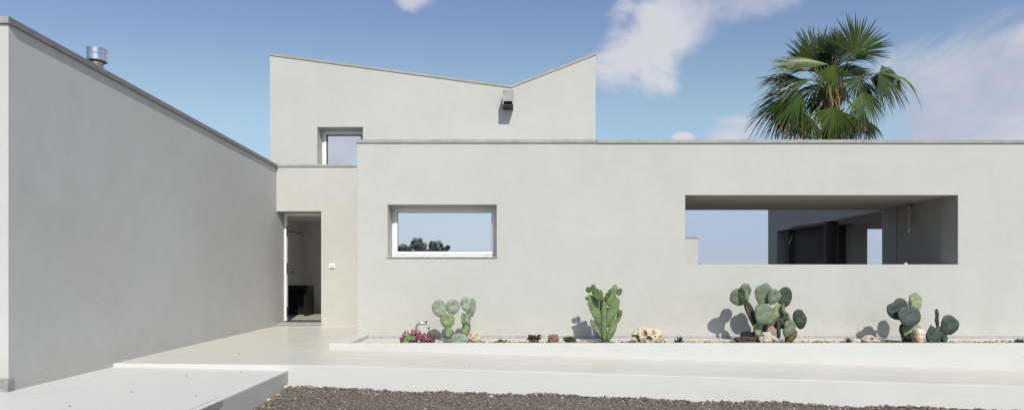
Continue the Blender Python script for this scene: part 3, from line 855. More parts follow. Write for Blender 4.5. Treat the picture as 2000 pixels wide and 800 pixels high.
for j in range(ny_):
    for i in range(nx_):
        x = -1.752 + (15 + 1.752) * i / (nx_ - 1); y = 8.951 + (9.68 - 8.951) * j / (ny_ - 1)
        vs.append((x, y, ZSO - 0.004 + 0.020 * noise.noise(Vector((x * 5, y * 5, 2))) + 0.010 * noise.noise(Vector((x * 17, y * 17, 2)))))
for j in range(ny_ - 1):
    for i in range(nx_ - 1):
        a = j * nx_ + i; fs.append((a, a + 1, a + nx_ + 1, a + nx_))
MB().add(vs, fs).build('soil', M['soil'], PL, smooth=True)
clo = MB(); random.seed(3)
for i in range(1300):
    x = random.uniform(-1.7, 8.8); y = random.uniform(9.2, 9.75); r = random.uniform(0.006, 0.018)
    kk = random.uniform(0.4, 1.3)
    cc = (0.10 * kk, 0.065 * kk, 0.045 * kk) if random.random() < .75 else (0.36 * kk, 0.24 * kk, 0.17 * kk)
    stone(clo, x, y, ZSO + 0.006, r, cc)
cl = clo.build('soil_crumbs', vcol('soil_crumb', .95, 0), PL); cl['kind'] = 'stuff'

# ------------------------------------------------------------------ cacti
PD = DM - 0.62                         # distance of the row of plants
def pad(plant, zo, zs, cx, cy, wpx, hpx, rot, m, yaw=0, pitch=0, dd=0.0, thick=0.032, notch=None, ovate=0.16, point=0.0, name='pad', label=None, wav=0.0):
    """one flat cactus pad. cx, cy, w, h in a zoom of the photo (origin zo, scale zs), turned into metres at the plant's distance"""
    D = PD + dd
    c = P(zo[0] + cx / zs, zo[1] + cy / zs, D)
    s = D / F / zs
    a, b = wpx * s / 2, hpx * s / 2
    cy_ = math.cos(R(yaw))
    a = a / max(0.35, abs(cy_))
    NA, NR = 40, 7
    rot_m = Matrix.Rotation(R(yaw), 3, 'Z') @ Matrix.Rotation(R(pitch), 3, 'X') @ Matrix.Rotation(R(rot), 3, 'Y')
    sd = random.random() * 50
    vv = []; ff = []; uvs = []
    def outl(t):
        # t: angle from the top; wider in the upper half
        x = math.sin(t); z = math.cos(t)
        wv = 1 + ovate * z - point * max(0, z) ** 1.5
        r = 1.0 + 0.075 * noise.noise(Vector((math.cos(t) * 1.5, math.sin(t) * 1.5, sd)))
        if notch:
            dt = (t - R(notch[0]) + math.pi) % (2 * math.pi) - math.pi
            r -= notch[1] * math.exp(-(dt / R(notch[2])) ** 2)
        return x * wv * r, z * r
    def surf(rr, t, side):
        ox, oz = outl(t)
        th = thick * .78 * max(0, 1 - rr ** 5) ** .5 * (1 + 0.25 * (1 - rr) * -math.cos(t))
        bx_, bz_ = ox * rr * a, oz * rr * b
        by_ = side * th + 0.010 * noise.noise(Vector((bx_ * 14, bz_ * 14, sd))) + wav * math.sin(bx_ / a * 2.2 + sd) * (0.02)
        return Vector((bx_, by_, bz_)), (bx_ + sd, bz_)
    rs = [.25, .5, .7, .84, .93, .98, 1.0]
    for side in (-1, 1):
        p, uvv = surf(0, 0, side); vv.append(p); uvs.append(uvv)
        for r_ in (rs if side == -1 else rs[:-1]):
            for k_ in range(NA):
                p, uvv = surf(r_, 2 * math.pi * k_ / NA, side); vv.append(p); uvs.append(uvv)
    o2 = 1 + NR * NA
    for k_ in range(NA):
        k2 = (k_ + 1) % NA
        ff.append((0, 1 + k2, 1 + k_)); ff.append((o2, o2 + 1 + k_, o2 + 1 + k2))
        for r_ in range(NR - 1):
            A = 1 + r_ * NA; ff.append((A + k_, A + k2, A + NA + k2, A + NA + k_))
            B = o2 + 1 + r_ * NA
            nb = B + NA if r_ < NR - 2 else 1 + (NR - 1) * NA
            ff.append((B + k_, nb + k_, nb + k2, B + k2))
    vv = [c + rot_m @ p for p in vv]
    mb = MB().add(vv, ff, uvs=uvs)
    o = mb.build(name, m, plant, smooth=True, rel=c)
    if label: o['label'] = label
    return o

def plant(name, label, cat, px, group=None):
    q = P(px, 0, PD)
    return thing(name, label, cat, (q.x, PD, ZSO), group)

random.seed(21)
A = plant('prickly_pear', 'grey green prickly pear with round spotted pads below the window', 'cactus', 893, 'prickly pears')
zo, zs = (760, 550), 5.333
pad(A, zo, zs, 730, 610, 185, 150, 0, M['padA'], dd=-.10, thick=.04)
pad(A, zo, zs, 620, 530, 80, 130, 8, M['padA2'], dd=-.02, thick=.045)
pad(A, zo, zs, 607, 405, 152, 155, 0, M['padA2'], dd=-.02)
pad(A, zo, zs, 523, 280, 148, 182, -14, M['padA'], dd=.0, yaw=6)
pad(A, zo, zs, 664, 264, 145, 158, 12, M['padA'], dd=.03, yaw=-5)
pad(A, zo, zs, 790, 505, 76, 135, 6, M['padA2'], dd=.02, thick=.04)
pad(A, zo, zs, 776, 388, 36, 140, -3, M['padA2'], dd=-.04, yaw=70, thick=.03)
pad(A, zo, zs, 822, 385, 40, 140, 6, M['padA'], dd=.03, yaw=65)
pad(A, zo, zs, 803, 236, 114, 156, -6, M['padA'], dd=-.05, yaw=12)
pad(A, zo, zs, 866, 268, 54, 195, 6, M['padA'], dd=.10, yaw=58)

B = plant('tall_cactus', 'upright bright green branching cactus with narrow blade like pads', 'cactus', 1180)
zo, zs = (1020, 540), 5.0
st = MB()
pts = [P(zo[0] + x / zs, zo[1] + y / zs, PD) for x, y in ((802, 660), (800, 560), (797, 450), (795, 340), (800, 260), (802, 205))]
st.tube(pts, [.052, .051, .053, .050, .047, .03], 14)
bpos = [P(zo[0] + x / zs, zo[1] + y / zs, PD) for x, y in ((802, 660),)]
so3 = st.build('stem', M['padB'], B, smooth=True)
def pb_(cx, cy, wx, h, rot, m='padB', **k): return pad(B, zo, zs, cx, cy, wx, h, rot, M[m], **k)
pb_(716, 505, 46, 215, -29, dd=-.03, thick=.03, ovate=.05)
pb_(876, 515, 72, 240, 20, dd=-.03, thick=.035, ovate=.05)
pb_(713, 325, 98, 325, -21, dd=-.01, thick=.028, ovate=.05, yaw=10)
pb_(880, 338, 98, 300, 20, dd=.0, thick=.028, ovate=.05, yaw=-8)
pb_(738, 265, 92, 190, -14, dd=.06, thick=.026)
pb_(740, 178, 88, 145, -34, 'padB2', dd=-.12, thick=.02, yaw=-12, pitch=-12)
pb_(696, 112, 46, 76, -8, 'padB2', dd=-.03, thick=.016)
pb_(650, 128, 58, 62, -50, 'padB2', dd=-.02, thick=.016)
pb_(630, 212, 30, 38, -30, 'padB2', dd=.0, thick=.013)
pb_(878, 182, 78, 222, 21, dd=.03, thick=.026, ovate=.1)
pb_(950, 148, 46, 76, 22, 'padB2', dd=.02, thick=.016)
pb_(855, 150, 34, 66, 14, 'padB2', dd=-.03, thick=.016)
pb_(828, 190, 36, 78, 4, 'padB2', dd=-.08, thick=.016)
pb_(771, 160, 30, 70, -12, 'padB2', dd=-.02, thick=.016)
pb_(795, 214, 32, 46, 0, 'padB', dd=-.04, thick=.016)
pb_(945, 385, 46, 140, 17, dd=.04, thick=.022)
pb_(833, 345, 42, 100, 6, 'padB2', dd=.05, thick=.02)
pb_(942, 348, 34, 64, 12, 'padB2', dd=-.02, thick=.016)
pb_(838, 470, 50, 60, 60, 'padB', dd=.03, thick=.02)
for (x, y) in ((925, 205), (940, 240), (942, 270), (943, 288), (636, 262), (640, 285), (645, 315), (908, 520), (970, 335), (968, 365)):
    pb_(x, y, 11, 12, 0, 'padB2', dd=0, thick=.008, name='bud')

random.seed(5)
Cc = plant('prickly_pear', 'largest prickly pear, many blue green pads on woody stems below the wide opening', 'cactus', 1497, 'prickly pears')
zo, zs = (1360, 530), 4.707
def pc(cx, cy, wx, h, rot, m='padC', **k): return pad(Cc, zo, zs, cx, cy, wx, h, rot, M[m], **k)
pc(562, 545, 66, 150, -12, 'padL', thick=.045, dd=-.05, name='stem_joint')
pc(500, 380, 76, 240, -24, 'padC_shade', thick=.04, dd=.02)
pc(490, 410, 30, 200, -22, 'padW', thick=.035, dd=-.02, name='stem_joint')
pc(655, 520, 90, 260, 14, 'padC_shade', thick=.04, dd=.10)
pc(680, 490, 130, 250, 28, 'padW', thick=.05, dd=.06, name='stem_joint')
pc(745, 365, 88, 150, 24, 'padL', thick=.04, dd=.04)
pc(452, 180, 112, 145, 16, 'padC', dd=.10, yaw=15, notch=(40, .08, 20))
pc(393, 228, 172, 172, -36, 'padC', dd=.02, yaw=10, wav=1, notch=(30, .16, 26))
pc(438, 224, 72, 172, -18, 'padC', dd=-.10, yaw=-40, wav=1)
pc(622, 212, 176, 208, 4, 'padC', dd=.0, notch=(-18, .13, 20), wav=1)
pc(712, 232, 108, 150, 26, 'padC', dd=-.08, yaw=-14, notch=(20, .05, 20))
pc(622, 394, 208, 196, 50, 'padC', dd=-.17, pitch=-12, wav=1, ovate=.35, notch=(-60, .06, 20))
pc(812, 236, 150, 190, 8, 'padC_shade', dd=.06, yaw=14)
pc(800, 345, 40, 108, -6, 'padC', dd=-.02, yaw=55)
pc(800, 445, 112, 165, 10, 'padC_shade', dd=.05)
pc(756, 530, 50, 180, 4, 'padC_shade', dd=-.02, yaw=52)
pc(850, 520, 116, 172, 16, 'padC', dd=-.08, notch=(-95, .14, 30))
pc(858, 420, 30, 40, 0, 'padL', dd=-.06, thick=.02)
pc(953, 434, 120, 186, -8, 'padC_shade', dd=.0, notch=(52, .16, 28), yaw=-8)
pc(868, 592, 92, 150, 32, 'padW', dd=.0, thick=.045, name='stem_joint')

random.seed(6)
Dd = plant('prickly_pear', 'dark blue green prickly pear behind the carved stone face', 'cactus', 1772, 'prickly pears')
zo, zs = (1620, 550), 5.263
def pd_(cx, cy, wx, h, rot, m='padD', **k): return pad(Dd, zo, zs, cx, cy, wx, h, rot, M[m], **k)
pd_(705, 280, 232, 226, -40, notch=(2, .26, 20), dd=.02)
pd_(820, 356, 240, 218, 10, dd=-.12, pitch=-8, notch=(70, .05, 20))
pd_(880, 215, 138, 205, 0, 'padL', dd=.04, notch=(-70, .08, 18))
pd_(830, 215, 34, 50, 0, dd=-.02, thick=.016)
pd_(842, 500, 205, 190, 20, 'padL', dd=.0)
pd_(745, 500, 60, 140, -10, 'padC_shade', dd=.02, yaw=30)
pd_(800, 590, 120, 90, 10, 'padC_shade', dd=.03)
E = plant('prickly_pear', 'low dark prickly pear with a pointed pad at the right end of the bed', 'cactus', 1842, 'prickly pears')
def pe_(cx, cy, wx, h, rot, m='padD', **k): return pad(E, zo, zs, cx, cy, wx, h, rot, M[m], **k)
pe_(1066, 545, 158, 215, -10, dd=-.10, point=.70, ovate=-.05)
pe_(1136, 535, 84, 165, -10, 'padC_shade', dd=.02)
pe_(1105, 370, 46, 190, 2, dd=-.01, yaw=58)
pe_(1236, 444, 188, 212, 20, notch=(24, .14, 22), dd=.0)
pe_(1180, 585, 58, 110, 6, 'padC_shade', dd=.0, thick=.04)

# ------------------------------------------------------------------ rocks and small plants in the bed
def rock(name, label, cat, cx, cy, zo, zs, wx, hx_, dep, col, holes=(), holecol=(0.2, 0.14, 0.08), rough=0.18, dd=-.03, seed=0, flat=0.0, sub=4, fn=None, cut=None, group=None, hd=.5):
    D = PD + dd
    c = P(zo[0] + cx / zs, zo[1] + cy / zs, D); s = D / F / zs
    a, b, d = wx * s / 2, hx_ * s / 2, dep / 2
    bm = bmesh.new(); bmesh.ops.create_icosphere(bm, subdivisions=sub, radius=1)
    cols = []
    for vtx in bm.verts:
        p = vtx.co.copy(); n_ = p.normalized()
        r = 1 + rough * noise.noise(n_ * 1.7 + Vector((seed, 0, 0))) + rough * .5 * noise.noise(n_ * 4.5 + Vector((seed, 3, 0))) + rough * .22 * noise.noise(n_ * 11 + Vector((seed, 5, 0)))
        k_ = 1 + 0.22 * noise.noise(n_ * 3 + Vector((9, seed, 0)))
        cc = [x * k_ for x in col]
        # holes given in the zoom's own coordinates, on the side facing the camera
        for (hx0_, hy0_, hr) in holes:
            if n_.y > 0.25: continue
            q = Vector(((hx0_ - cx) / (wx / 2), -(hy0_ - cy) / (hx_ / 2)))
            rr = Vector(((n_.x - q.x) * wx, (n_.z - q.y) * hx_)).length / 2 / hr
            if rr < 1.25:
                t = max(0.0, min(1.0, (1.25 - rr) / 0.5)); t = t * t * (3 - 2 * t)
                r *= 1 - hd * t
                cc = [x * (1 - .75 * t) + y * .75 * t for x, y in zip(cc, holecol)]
        if fn: r, cc = fn(n_, r, cc)
        vtx.co = Vector((n_.x * a * r, n_.y * d * r, n_.z * b * r))
        if flat and vtx.co.z < -b * flat: vtx.co.z = -b * flat + (vtx.co.z + b * flat) * .2
        if cut and vtx.co.z > b * cut: vtx.co.z = b * cut + (vtx.co.z - b * cut) * .15
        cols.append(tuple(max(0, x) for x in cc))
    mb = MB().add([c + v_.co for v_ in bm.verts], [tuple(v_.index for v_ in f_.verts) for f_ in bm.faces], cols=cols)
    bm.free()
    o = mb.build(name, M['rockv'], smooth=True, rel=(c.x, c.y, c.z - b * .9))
    return tag(o, label, cat, group)
zA, zB, zC, zD = ((760, 550), 5.333), ((1020, 540), 5.0), ((1360, 530), 4.707), ((1620, 550), 5.263)
random.seed(2)
rnd_holes = [(random.uniform(395, 475), random.uniform(510, 620), random.uniform(4, 9)) for _ in range(22)]
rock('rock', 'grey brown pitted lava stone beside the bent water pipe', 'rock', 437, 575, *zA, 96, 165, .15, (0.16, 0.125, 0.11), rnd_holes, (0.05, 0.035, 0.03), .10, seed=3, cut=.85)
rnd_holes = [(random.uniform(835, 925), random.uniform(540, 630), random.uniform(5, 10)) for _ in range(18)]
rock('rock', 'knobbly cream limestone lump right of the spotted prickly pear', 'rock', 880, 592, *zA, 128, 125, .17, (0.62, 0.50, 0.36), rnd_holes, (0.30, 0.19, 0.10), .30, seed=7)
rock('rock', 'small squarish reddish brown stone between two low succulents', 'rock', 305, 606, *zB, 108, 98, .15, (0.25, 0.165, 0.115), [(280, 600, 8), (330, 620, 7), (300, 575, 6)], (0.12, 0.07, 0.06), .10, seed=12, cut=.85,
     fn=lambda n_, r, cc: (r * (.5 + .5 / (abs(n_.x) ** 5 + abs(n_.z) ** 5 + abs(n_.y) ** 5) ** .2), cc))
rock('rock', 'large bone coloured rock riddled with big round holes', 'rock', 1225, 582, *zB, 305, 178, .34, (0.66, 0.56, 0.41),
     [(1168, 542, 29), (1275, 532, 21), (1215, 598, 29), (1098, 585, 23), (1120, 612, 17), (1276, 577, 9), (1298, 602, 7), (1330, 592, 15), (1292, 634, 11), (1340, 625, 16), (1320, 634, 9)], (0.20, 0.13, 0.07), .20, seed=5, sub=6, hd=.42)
rock('rock', 'dark brown lava slab lying left of the largest prickly pear', 'rock', 475, 628, *zC, 265, 82, .22, (0.075, 0.062, 0.056), [], rough=.3, seed=17, cut=.8)
rock('rock', 'black lava lump on top of the dark brown slab', 'rock', 470, 580, *zC, 125, 62, .16, (0.022, 0.020, 0.020), [], rough=.25, seed=19, dd=.06)
rock('rock', 'pale pinkish limestone at the foot of the largest prickly pear', 'rock', 648, 612, *zC, 135, 105, .15, (0.58, 0.51, 0.42), [], rough=.35, seed=23, dd=-.18)
rock('rock', 'brownish rounded stone wedged between the stems of the largest prickly pear', 'rock', 690, 555, *zC, 92, 105, .13, (0.34, 0.26, 0.21), [], rough=.2, seed=29, dd=-.13)
rock('rock', 'small grey white stone right of the pale pinkish limestone', 'rock', 730, 630, *zC, 62, 50, .08, (0.42, 0.40, 0.37), [], rough=.2, seed=31, dd=-.2)
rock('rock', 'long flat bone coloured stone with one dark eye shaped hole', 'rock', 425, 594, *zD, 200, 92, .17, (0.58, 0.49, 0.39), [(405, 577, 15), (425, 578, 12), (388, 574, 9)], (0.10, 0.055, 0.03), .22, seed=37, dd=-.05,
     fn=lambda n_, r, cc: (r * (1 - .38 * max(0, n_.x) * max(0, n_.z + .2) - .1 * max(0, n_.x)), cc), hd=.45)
def facefn(n_, r, cc):
    # a worn face turned a little to the right: brow, eye sockets, nose, mouth
    x, z = n_.x, n_.z
    g = lambda x0, z0, sx_, sz_: math.exp(-((x - x0) / sx_) ** 2 - ((z - z0) / sz_) ** 2) if n_.y < .3 else 0
    e = 0.13 * g(-.05, .20, .20, .11) + 0.13 * g(.62, .20, .18, .11)
    m_ = 0.12 * g(.36, -.44, .30, .055)
    nose = 0.22 * g(.36, -.02, .11, .24) + .10 * g(.36, -.20, .2, .08)
    lip = .08 * g(.36, -.36, .25, .06) + .09 * g(.36, -.54, .22, .07) + .10 * g(.34, -.78, .25, .14)
    brow = .09 * g(.28, .36, .6, .08)
    hair = .10 * max(0, noise.noise(Vector((x * 6, z * 6, 4)))) * (1 if x < -.35 else 0)
    q4 = (abs(x) ** 4.5 + abs(z) ** 4.5 + abs(n_.y) ** 4.5) ** (1 / 4.5)
    r *= .55 + .42 / q4 * 1.0
    r += nose + brow + lip + hair - e - m_
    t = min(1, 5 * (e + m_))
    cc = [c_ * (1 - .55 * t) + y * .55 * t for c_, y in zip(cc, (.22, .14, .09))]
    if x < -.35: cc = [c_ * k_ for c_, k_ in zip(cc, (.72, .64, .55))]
    return r, cc
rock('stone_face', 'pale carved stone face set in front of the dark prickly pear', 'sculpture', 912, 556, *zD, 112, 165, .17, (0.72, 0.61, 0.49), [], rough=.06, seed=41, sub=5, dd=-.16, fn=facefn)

def tuft(name, label, cat, px, py_top, n_, rad_px, h_px, col, wid, tipcol=None, dd=-.05, spread=1.0, base_py=668, seed=1, group=None, bend=0.0):
    random.seed(seed)
    D = PD + dd; c = P(px, base_py, D); s = D / F
    z0 = c.z - .02
    mb = MB()
    for i in range(n_):
        a = 2 * math.pi * i / n_ * 1.618 * 3; t = (i + .5) / n_
        rr = rad_px * s * math.sqrt(t) * spread
        h = h_px * s * (1 - .75 * t ** 1.6) * random.uniform(.8, 1.1)
        kk = random.uniform(.75, 1.25)
        leafblade(mb, (c.x, D, z0), (c.x + math.cos(a) * rr, D + math.sin(a) * rr, z0 + .02 + h), wid, tuple(x * kk for x in col), bend, tipcol)
    return tag(mb.build(name, M['leafv'], rel=(c.x, D, z0)), label, cat, group)
tuft('agave', 'dark spiky star shaped agave right of the big holey rock', 'succulent', 1327, 0, 11, 13, 15, (0.06, 0.062, 0.058), .011, seed=3)
tuft('agave', 'small black green spiky rosette left of the flat bone coloured stone', 'succulent', 1658, 0, 26, 11, 11, (0.035, 0.048, 0.035), .006, seed=4)
tuft('agave', 'dark low rosette at the far right end of the bed', 'succulent', 1992, 0, 24, 12, 9, (0.04, 0.05, 0.035), .008, seed=5)

def rosette_bush(name, label, px, w_px, h_px, nst, col, tip, wid, seed, dd=-.05, dens=9):
    random.seed(seed)
    D = PD + dd; c = P(px, 669, D); s = D / F
    root = thing(name, label, 'succulent', (c.x, D, c.z))
    lv = MB(); stm = MB()
    for i in range(nst):
        a = random.uniform(0, 6.28); rr = w_px * s * .5 * math.sqrt(random.random()); hh = h_px * s * random.uniform(.45, 1.0) * (1 - .3 * rr / (w_px * s * .5))
        top = Vector((c.x + rr * math.cos(a), D + rr * math.sin(a) * .7, c.z + hh))
        stm.tube([(c.x + rr * .2 * math.cos(a), D, c.z - .02), (c.x + rr * .7 * math.cos(a), D + rr * .4 * math.sin(a), c.z + hh * .5), top], [.005, .004, .003], 5)
        for k_ in range(dens):
            b = k_ * 2.4; el = random.uniform(.1, 1.1); L = wid * 3.2 * random.uniform(.7, 1.1)
            d = Vector((math.cos(b) * math.cos(el), math.sin(b) * math.cos(el), math.sin(el)))
            kk = random.uniform(.7, 1.3)
            cc = tuple(x * kk for x in (tip if random.random() < .4 else col))
            leafblade(lv, top, top + d * L, wid, cc)
    stm.build('stem', M['bark'], root); lv.build('leaves', M['leafv'], root)
    return root
rosette_bush('jade_plant', 'bushy reddish green succulent left of the squarish stone', 1043, 25, 19, 46, (0.085, 0.10, 0.03), (0.12, 0.055, 0.03), .009, 5)
rosette_bush('sedum', 'tiny pale green succulent between the cream lump and the reddish succulent', 981, 17, 8, 20, (0.17, 0.24, 0.06), (0.24, 0.30, 0.10), .007, 6)
rosette_bush('sedum', 'low dense dark green cushion plant right of the squarish stone', 1112, 25, 14, 90, (0.06, 0.095, 0.035), (0.12, 0.16, 0.06), .005, 7, dens=10)
rosette_bush('sedum', 'sprawling green sprigs left of the stone face', 1735, 22, 4, 14, (0.10, 0.13, 0.04), (0.16, 0.12, 0.06), .006, 9)
# tiny ball cactus
q = P(1598.5, 667, PD + .05)
bc = MB()
vs = []; fs = []
for i in range(9):
    for k_ in range(24):
        t = math.pi * i / 8; a = 2 * math.pi * k_ / 24; r = .026 * (1 + .10 * math.cos(k_ * math.pi))
        vs.append((q.x + r * math.sin(t) * math.cos(a), q.y + r * math.sin(t) * math.sin(a), q.z - .002 + .027 * math.cos(t)))
for i in range(8):
    for k_ in range(24):
        fs.append((i * 24 + k_, (i + 1) * 24 + k_, (i + 1) * 24 + (k_ + 1) % 24, i * 24 + (k_ + 1) % 24))
bc.add(vs, fs)
tag(bc.build('ball_cactus', M['padL'], rel=q), 'tiny round olive ball cactus right of the largest prickly pear', 'cactus')

# geranium with flowers -----------------------------------------------------
random.seed(14)
gq = P(808, 668, PD - .12); GD = PD - .12; gs = GD / F
G = thing('geranium', 'low geranium with pink magenta flower heads around the water pipe', 'flower', (gq.x, GD, gq.z))
lv = MB(); stm = MB()
def gz(x, y, dd=0.0): return P(760 + x / 5.333, 550 + y / 5.333, GD + dd)
def roundleaf(mb, c, r, nrm, col):
    nrm = Vector(nrm).normalized(); a = nrm.cross(Vector((0.3, 0, 1))).normalized(); b = nrm.cross(a)
    n_ = 14; vv = [c + nrm * (-.12 * r)]
    for k_ in range(n_):
        t = 2 * math.pi * k_ / n_; rr = r * (1 + .10 * math.cos(5 * t)) * (0.55 if k_ == 0 else 1)
        vv.append(c + (a * math.cos(t) + b * math.sin(t)) * rr + nrm * .12 * r * math.cos(3 * t))
    mb.add(vv, [(0, 1 + k_, 1 + (k_ + 1) % n_) for k_ in range(n_)], cols=[tuple(x * 1.25 for x in col)] + [col] * n_)
for i in range(150):
    x = random.uniform(120, 425); top = 540 if 150 < x < 380 else 590
    y = random.uniform(top, 640)
    kk = random.uniform(.5, 1.2)
    roundleaf(lv, gz(x, y, random.uniform(-.08, .12)), random.uniform(.016, .032), (random.uniform(-.5, .5), -1, random.uniform(0, 1.2)), (0.06 * kk, 0.10 * kk, 0.03 * kk))
for (x, y, r) in ((175, 605, .055), (205, 575, .05), (250, 580, .045)):
    roundleaf(lv, gz(x, y, -.12), r, (-.2, -1, .35), (0.15, 0.225, 0.085))
lv.build('leaves', M['leafv'], G)
heads = [(182, 520, 26), (155, 552, 20), (130, 590, 25), (250, 512, 22), (240, 545, 18), (300, 530, 40), (330, 560, 30), (305, 575, 28), (352, 590, 34), (385, 600, 26), (412, 600, 22), (235, 608, 22), (210, 600, 16), (360, 555, 24), (190, 575, 14)]
for (x, y, r) in heads:
    h = MB(); c = gz(x, y, -.08 + random.uniform(-.03, .03)); rm = r / 5.333 * gs
    for k_ in range(int(7 + r * .45)):
        d = Vector((random.gauss(0, 1), -abs(random.gauss(0, .8)), random.gauss(0, 1))).normalized()
        fc = c + d * rm * random.uniform(.5, 1.0)
        ax = (d + Vector((0, -.7, .3))).normalized(); a = ax.cross(Vector((.2, .1, 1))).normalized(); b = ax.cross(a)
        kk = random.uniform(.75, 1.25)
        for j in range(5):
            t = j * 1.2566 + random.uniform(-.1, .1); e = a * math.cos(t) + b * math.sin(t); f_ = a * -math.sin(t) + b * math.cos(t)
            pl_ = .013
            vv = [fc, fc + e * pl_ * .6 + f_ * pl_ * .42, fc + e * pl_ + ax * .002, fc + e * pl_ * .6 - f_ * pl_ * .42]
            pk = (0.50 * kk, 0.17 * kk, 0.29 * kk) if random.random() < .6 else (0.26 * kk, 0.04 * kk, 0.12 * kk); dk = (0.13, 0.012, 0.045)
            h.add(vv, [(0, 1, 2, 3)], cols=[dk, pk if j % 2 else (0.34 * kk, .06 * kk, .16 * kk), tuple(min(.9, x_ * 1.3) for x_ in pk), pk])
    h.build('flower', M['petal'], G)
    stm.tube([gz(x, y, -.06), gz(x + random.uniform(-10, 10), 640, 0)], .003, 5)
stm.build('stem', M['leafv'], G)

# water pipe with tap -------------------------------------------------------
TD = PD + .02
def tz(x, y, dd=0.0): return P(760 + x / 5.333, 550 + y / 5.333, TD + dd)
T = thing('garden_tap', 'bent galvanised water pipe with a tap and black knob', 'tap', tz(280, 640))
pts = [tz(280, 650), tz(280, 500), tz(281, 475), tz(287, 455), tz(298, 441), tz(315, 432), tz(340, 430), tz(395, 432)]
MB().tube(pts, .0185, 12).build('pipe', M['zinc'], T, smooth=True)
MB().tube([tz(280, 505), tz(280, 480)], .0245, 8).build('coupling', M['zinc'], T)
MB().tube([tz(332, 430), tz(352, 430)], .025, 8).build('coupling', M['zinc'], T)
MB().tube([tz(388, 431), tz(402, 434), tz(411, 448), tz(413, 470), tz(412, 494)], [.02, .021, .02, .017, .015], 12).build('spout', M['zinc'], T, smooth=True)
MB().tube([tz(408, 466), tz(414, 466)], .03, 8).build('coupling', M['zinc'], T)
hd_ = MB(); hd_.tube([tz(386, 436), tz(386, 420)], .009, 8); hd_.tube([tz(386, 424), tz(386, 409)], .018, 10)
hd_.build('handle', M['black'], T)

# odd bits at the gravel corner ----------------------------------------------
def gpos(px, py):
    d = 7.3
    for _ in range(30):
        q = P(px, py, d); gz_ = ground_z(q.x, d) + .01
        d = d * (EZ - gz_) / (EZ - q.z) if EZ - q.z > 1e-3 else d
    return P(px, py, d)
random.seed(31)
labs = ['largest cream pebble on the gravel at the corner of the low slab', 'cream pebble beside the biggest one, tucked against the slab corner', 'flat cream pebble lying against the terrace face', 'cream pebble on the gravel midway along the slab side', 'small yellowish pebble against the slab side near the bottom edge', 'pale pebble at the gravel edge right of the flat cream one']
for lab, (px, py, r) in zip(labs, ((554, 757, .040), (561, 753, .027), (575, 753.5, .034), (525, 780, .022), (489, 791, .022), (626, 755.5, .022))):
    q = gpos(px, min(py, 796)); q.y = min(q.y, DF - r - .004)
    bm = bmesh.new(); bmesh.ops.create_icosphere(bm, subdivisions=3, radius=1)
    vv = []
    for v_ in bm.verts:
        k_ = 1 + .25 * noise.noise(v_.co * 1.4 + Vector((px, 0, 0)))
        vv.append((q.x + v_.co.x * r * k_, q.y + v_.co.y * r * k_, ground_z(q.x, q.y) + r * .5 + v_.co.z * r * .72 * k_))
    mb = MB().add(vv, [tuple(x.index for x in f_.verts) for f_ in bm.faces], (0.64, 0.56, 0.43)); bm.free()
    tag(mb.build('pebble', M['rockv'], smooth=True, rel=(q.x, q.y, ground_z(q.x, q.y))), lab, 'pebble', 'pale pebbles on the gravel')
q0, q1 = gpos(530, 778), gpos(573, 780.5)
tag(MB().tube([q0 + Vector((0, 0, .008)), (q0 + q1) / 2 + Vector((0, .01, .014)), q1 + Vector((0, 0, .008))], [.004, .005, .003], 6).build('twig', mat('dry_twig', (0.30, 0.25, 0.2), .9)), 'thin dry twig lying on the dark gravel', 'twig')
q = gpos(538, 774)
lf = MB(); leafblade(lf, q + Vector((-.03, 0, .012)), q + Vector((.03, .01, .016)), .014, (0.55, 0.27, 0.03))
tag(lf.build('fallen_leaf', M['leafv']), 'small orange fallen leaf on the gravel above the twig', 'leaf')
# dry leaf scraps on the paving
def slabpos(px, py, path):
    d = 6.5
    for _ in range(30):
        q = P(px, py, d); zz = zslab(q.x) if path else zterr(q.x)
        d = d * (EZ - zz) / (EZ - q.z)
    q = P(px, py, d); q.z = (zslab(q.x) if path else zterr(q.x)) + .002
    return q
spots = [(365, 733, 1, 'dark curled leaf scrap on the low slab near the step'), (471, 727, 1, 'small dark leaf scrap on the low slab near its right corner'),
         (257, 765, 1, 'brown leaf scrap in the middle of the low slab'), (127, 747, 1, 'tan leaf scrap on the low slab close to the wing wall'),
         (136, 793, 1, 'dark leaf scrap at the front left of the low slab'), (382, 773, 1, 'tiny dark speck of leaf right of the slab middle'),
         (467, 690, 0, 'small brown leaf scrap on the upper terrace'), (869, 705, 0, 'dark leaf scrap on the ramp left of middle'), (917, 713, 0, 'dark leaf scrap near the front edge of the ramp')]
for px, py, onp, lab in spots:
    q = slabpos(px, py, onp)
    lf = MB(); a = random.uniform(0, 3); r = .011
    for k_ in (-1, 1):
        lf.add([q + Vector((math.cos(a) * r * -1, math.sin(a) * r * -1, .002)), q + Vector((math.cos(a) * r, math.sin(a) * r, .003)), q + Vector((-math.sin(a) * r * .5 * k_, math.cos(a) * r * .5 * k_, .009))], [(0, 1, 2)], (0.10, 0.065, 0.04))
    tag(lf.build('leaf_scrap', M['leafv']), lab, 'leaf', 'dry leaf scraps on the paving')

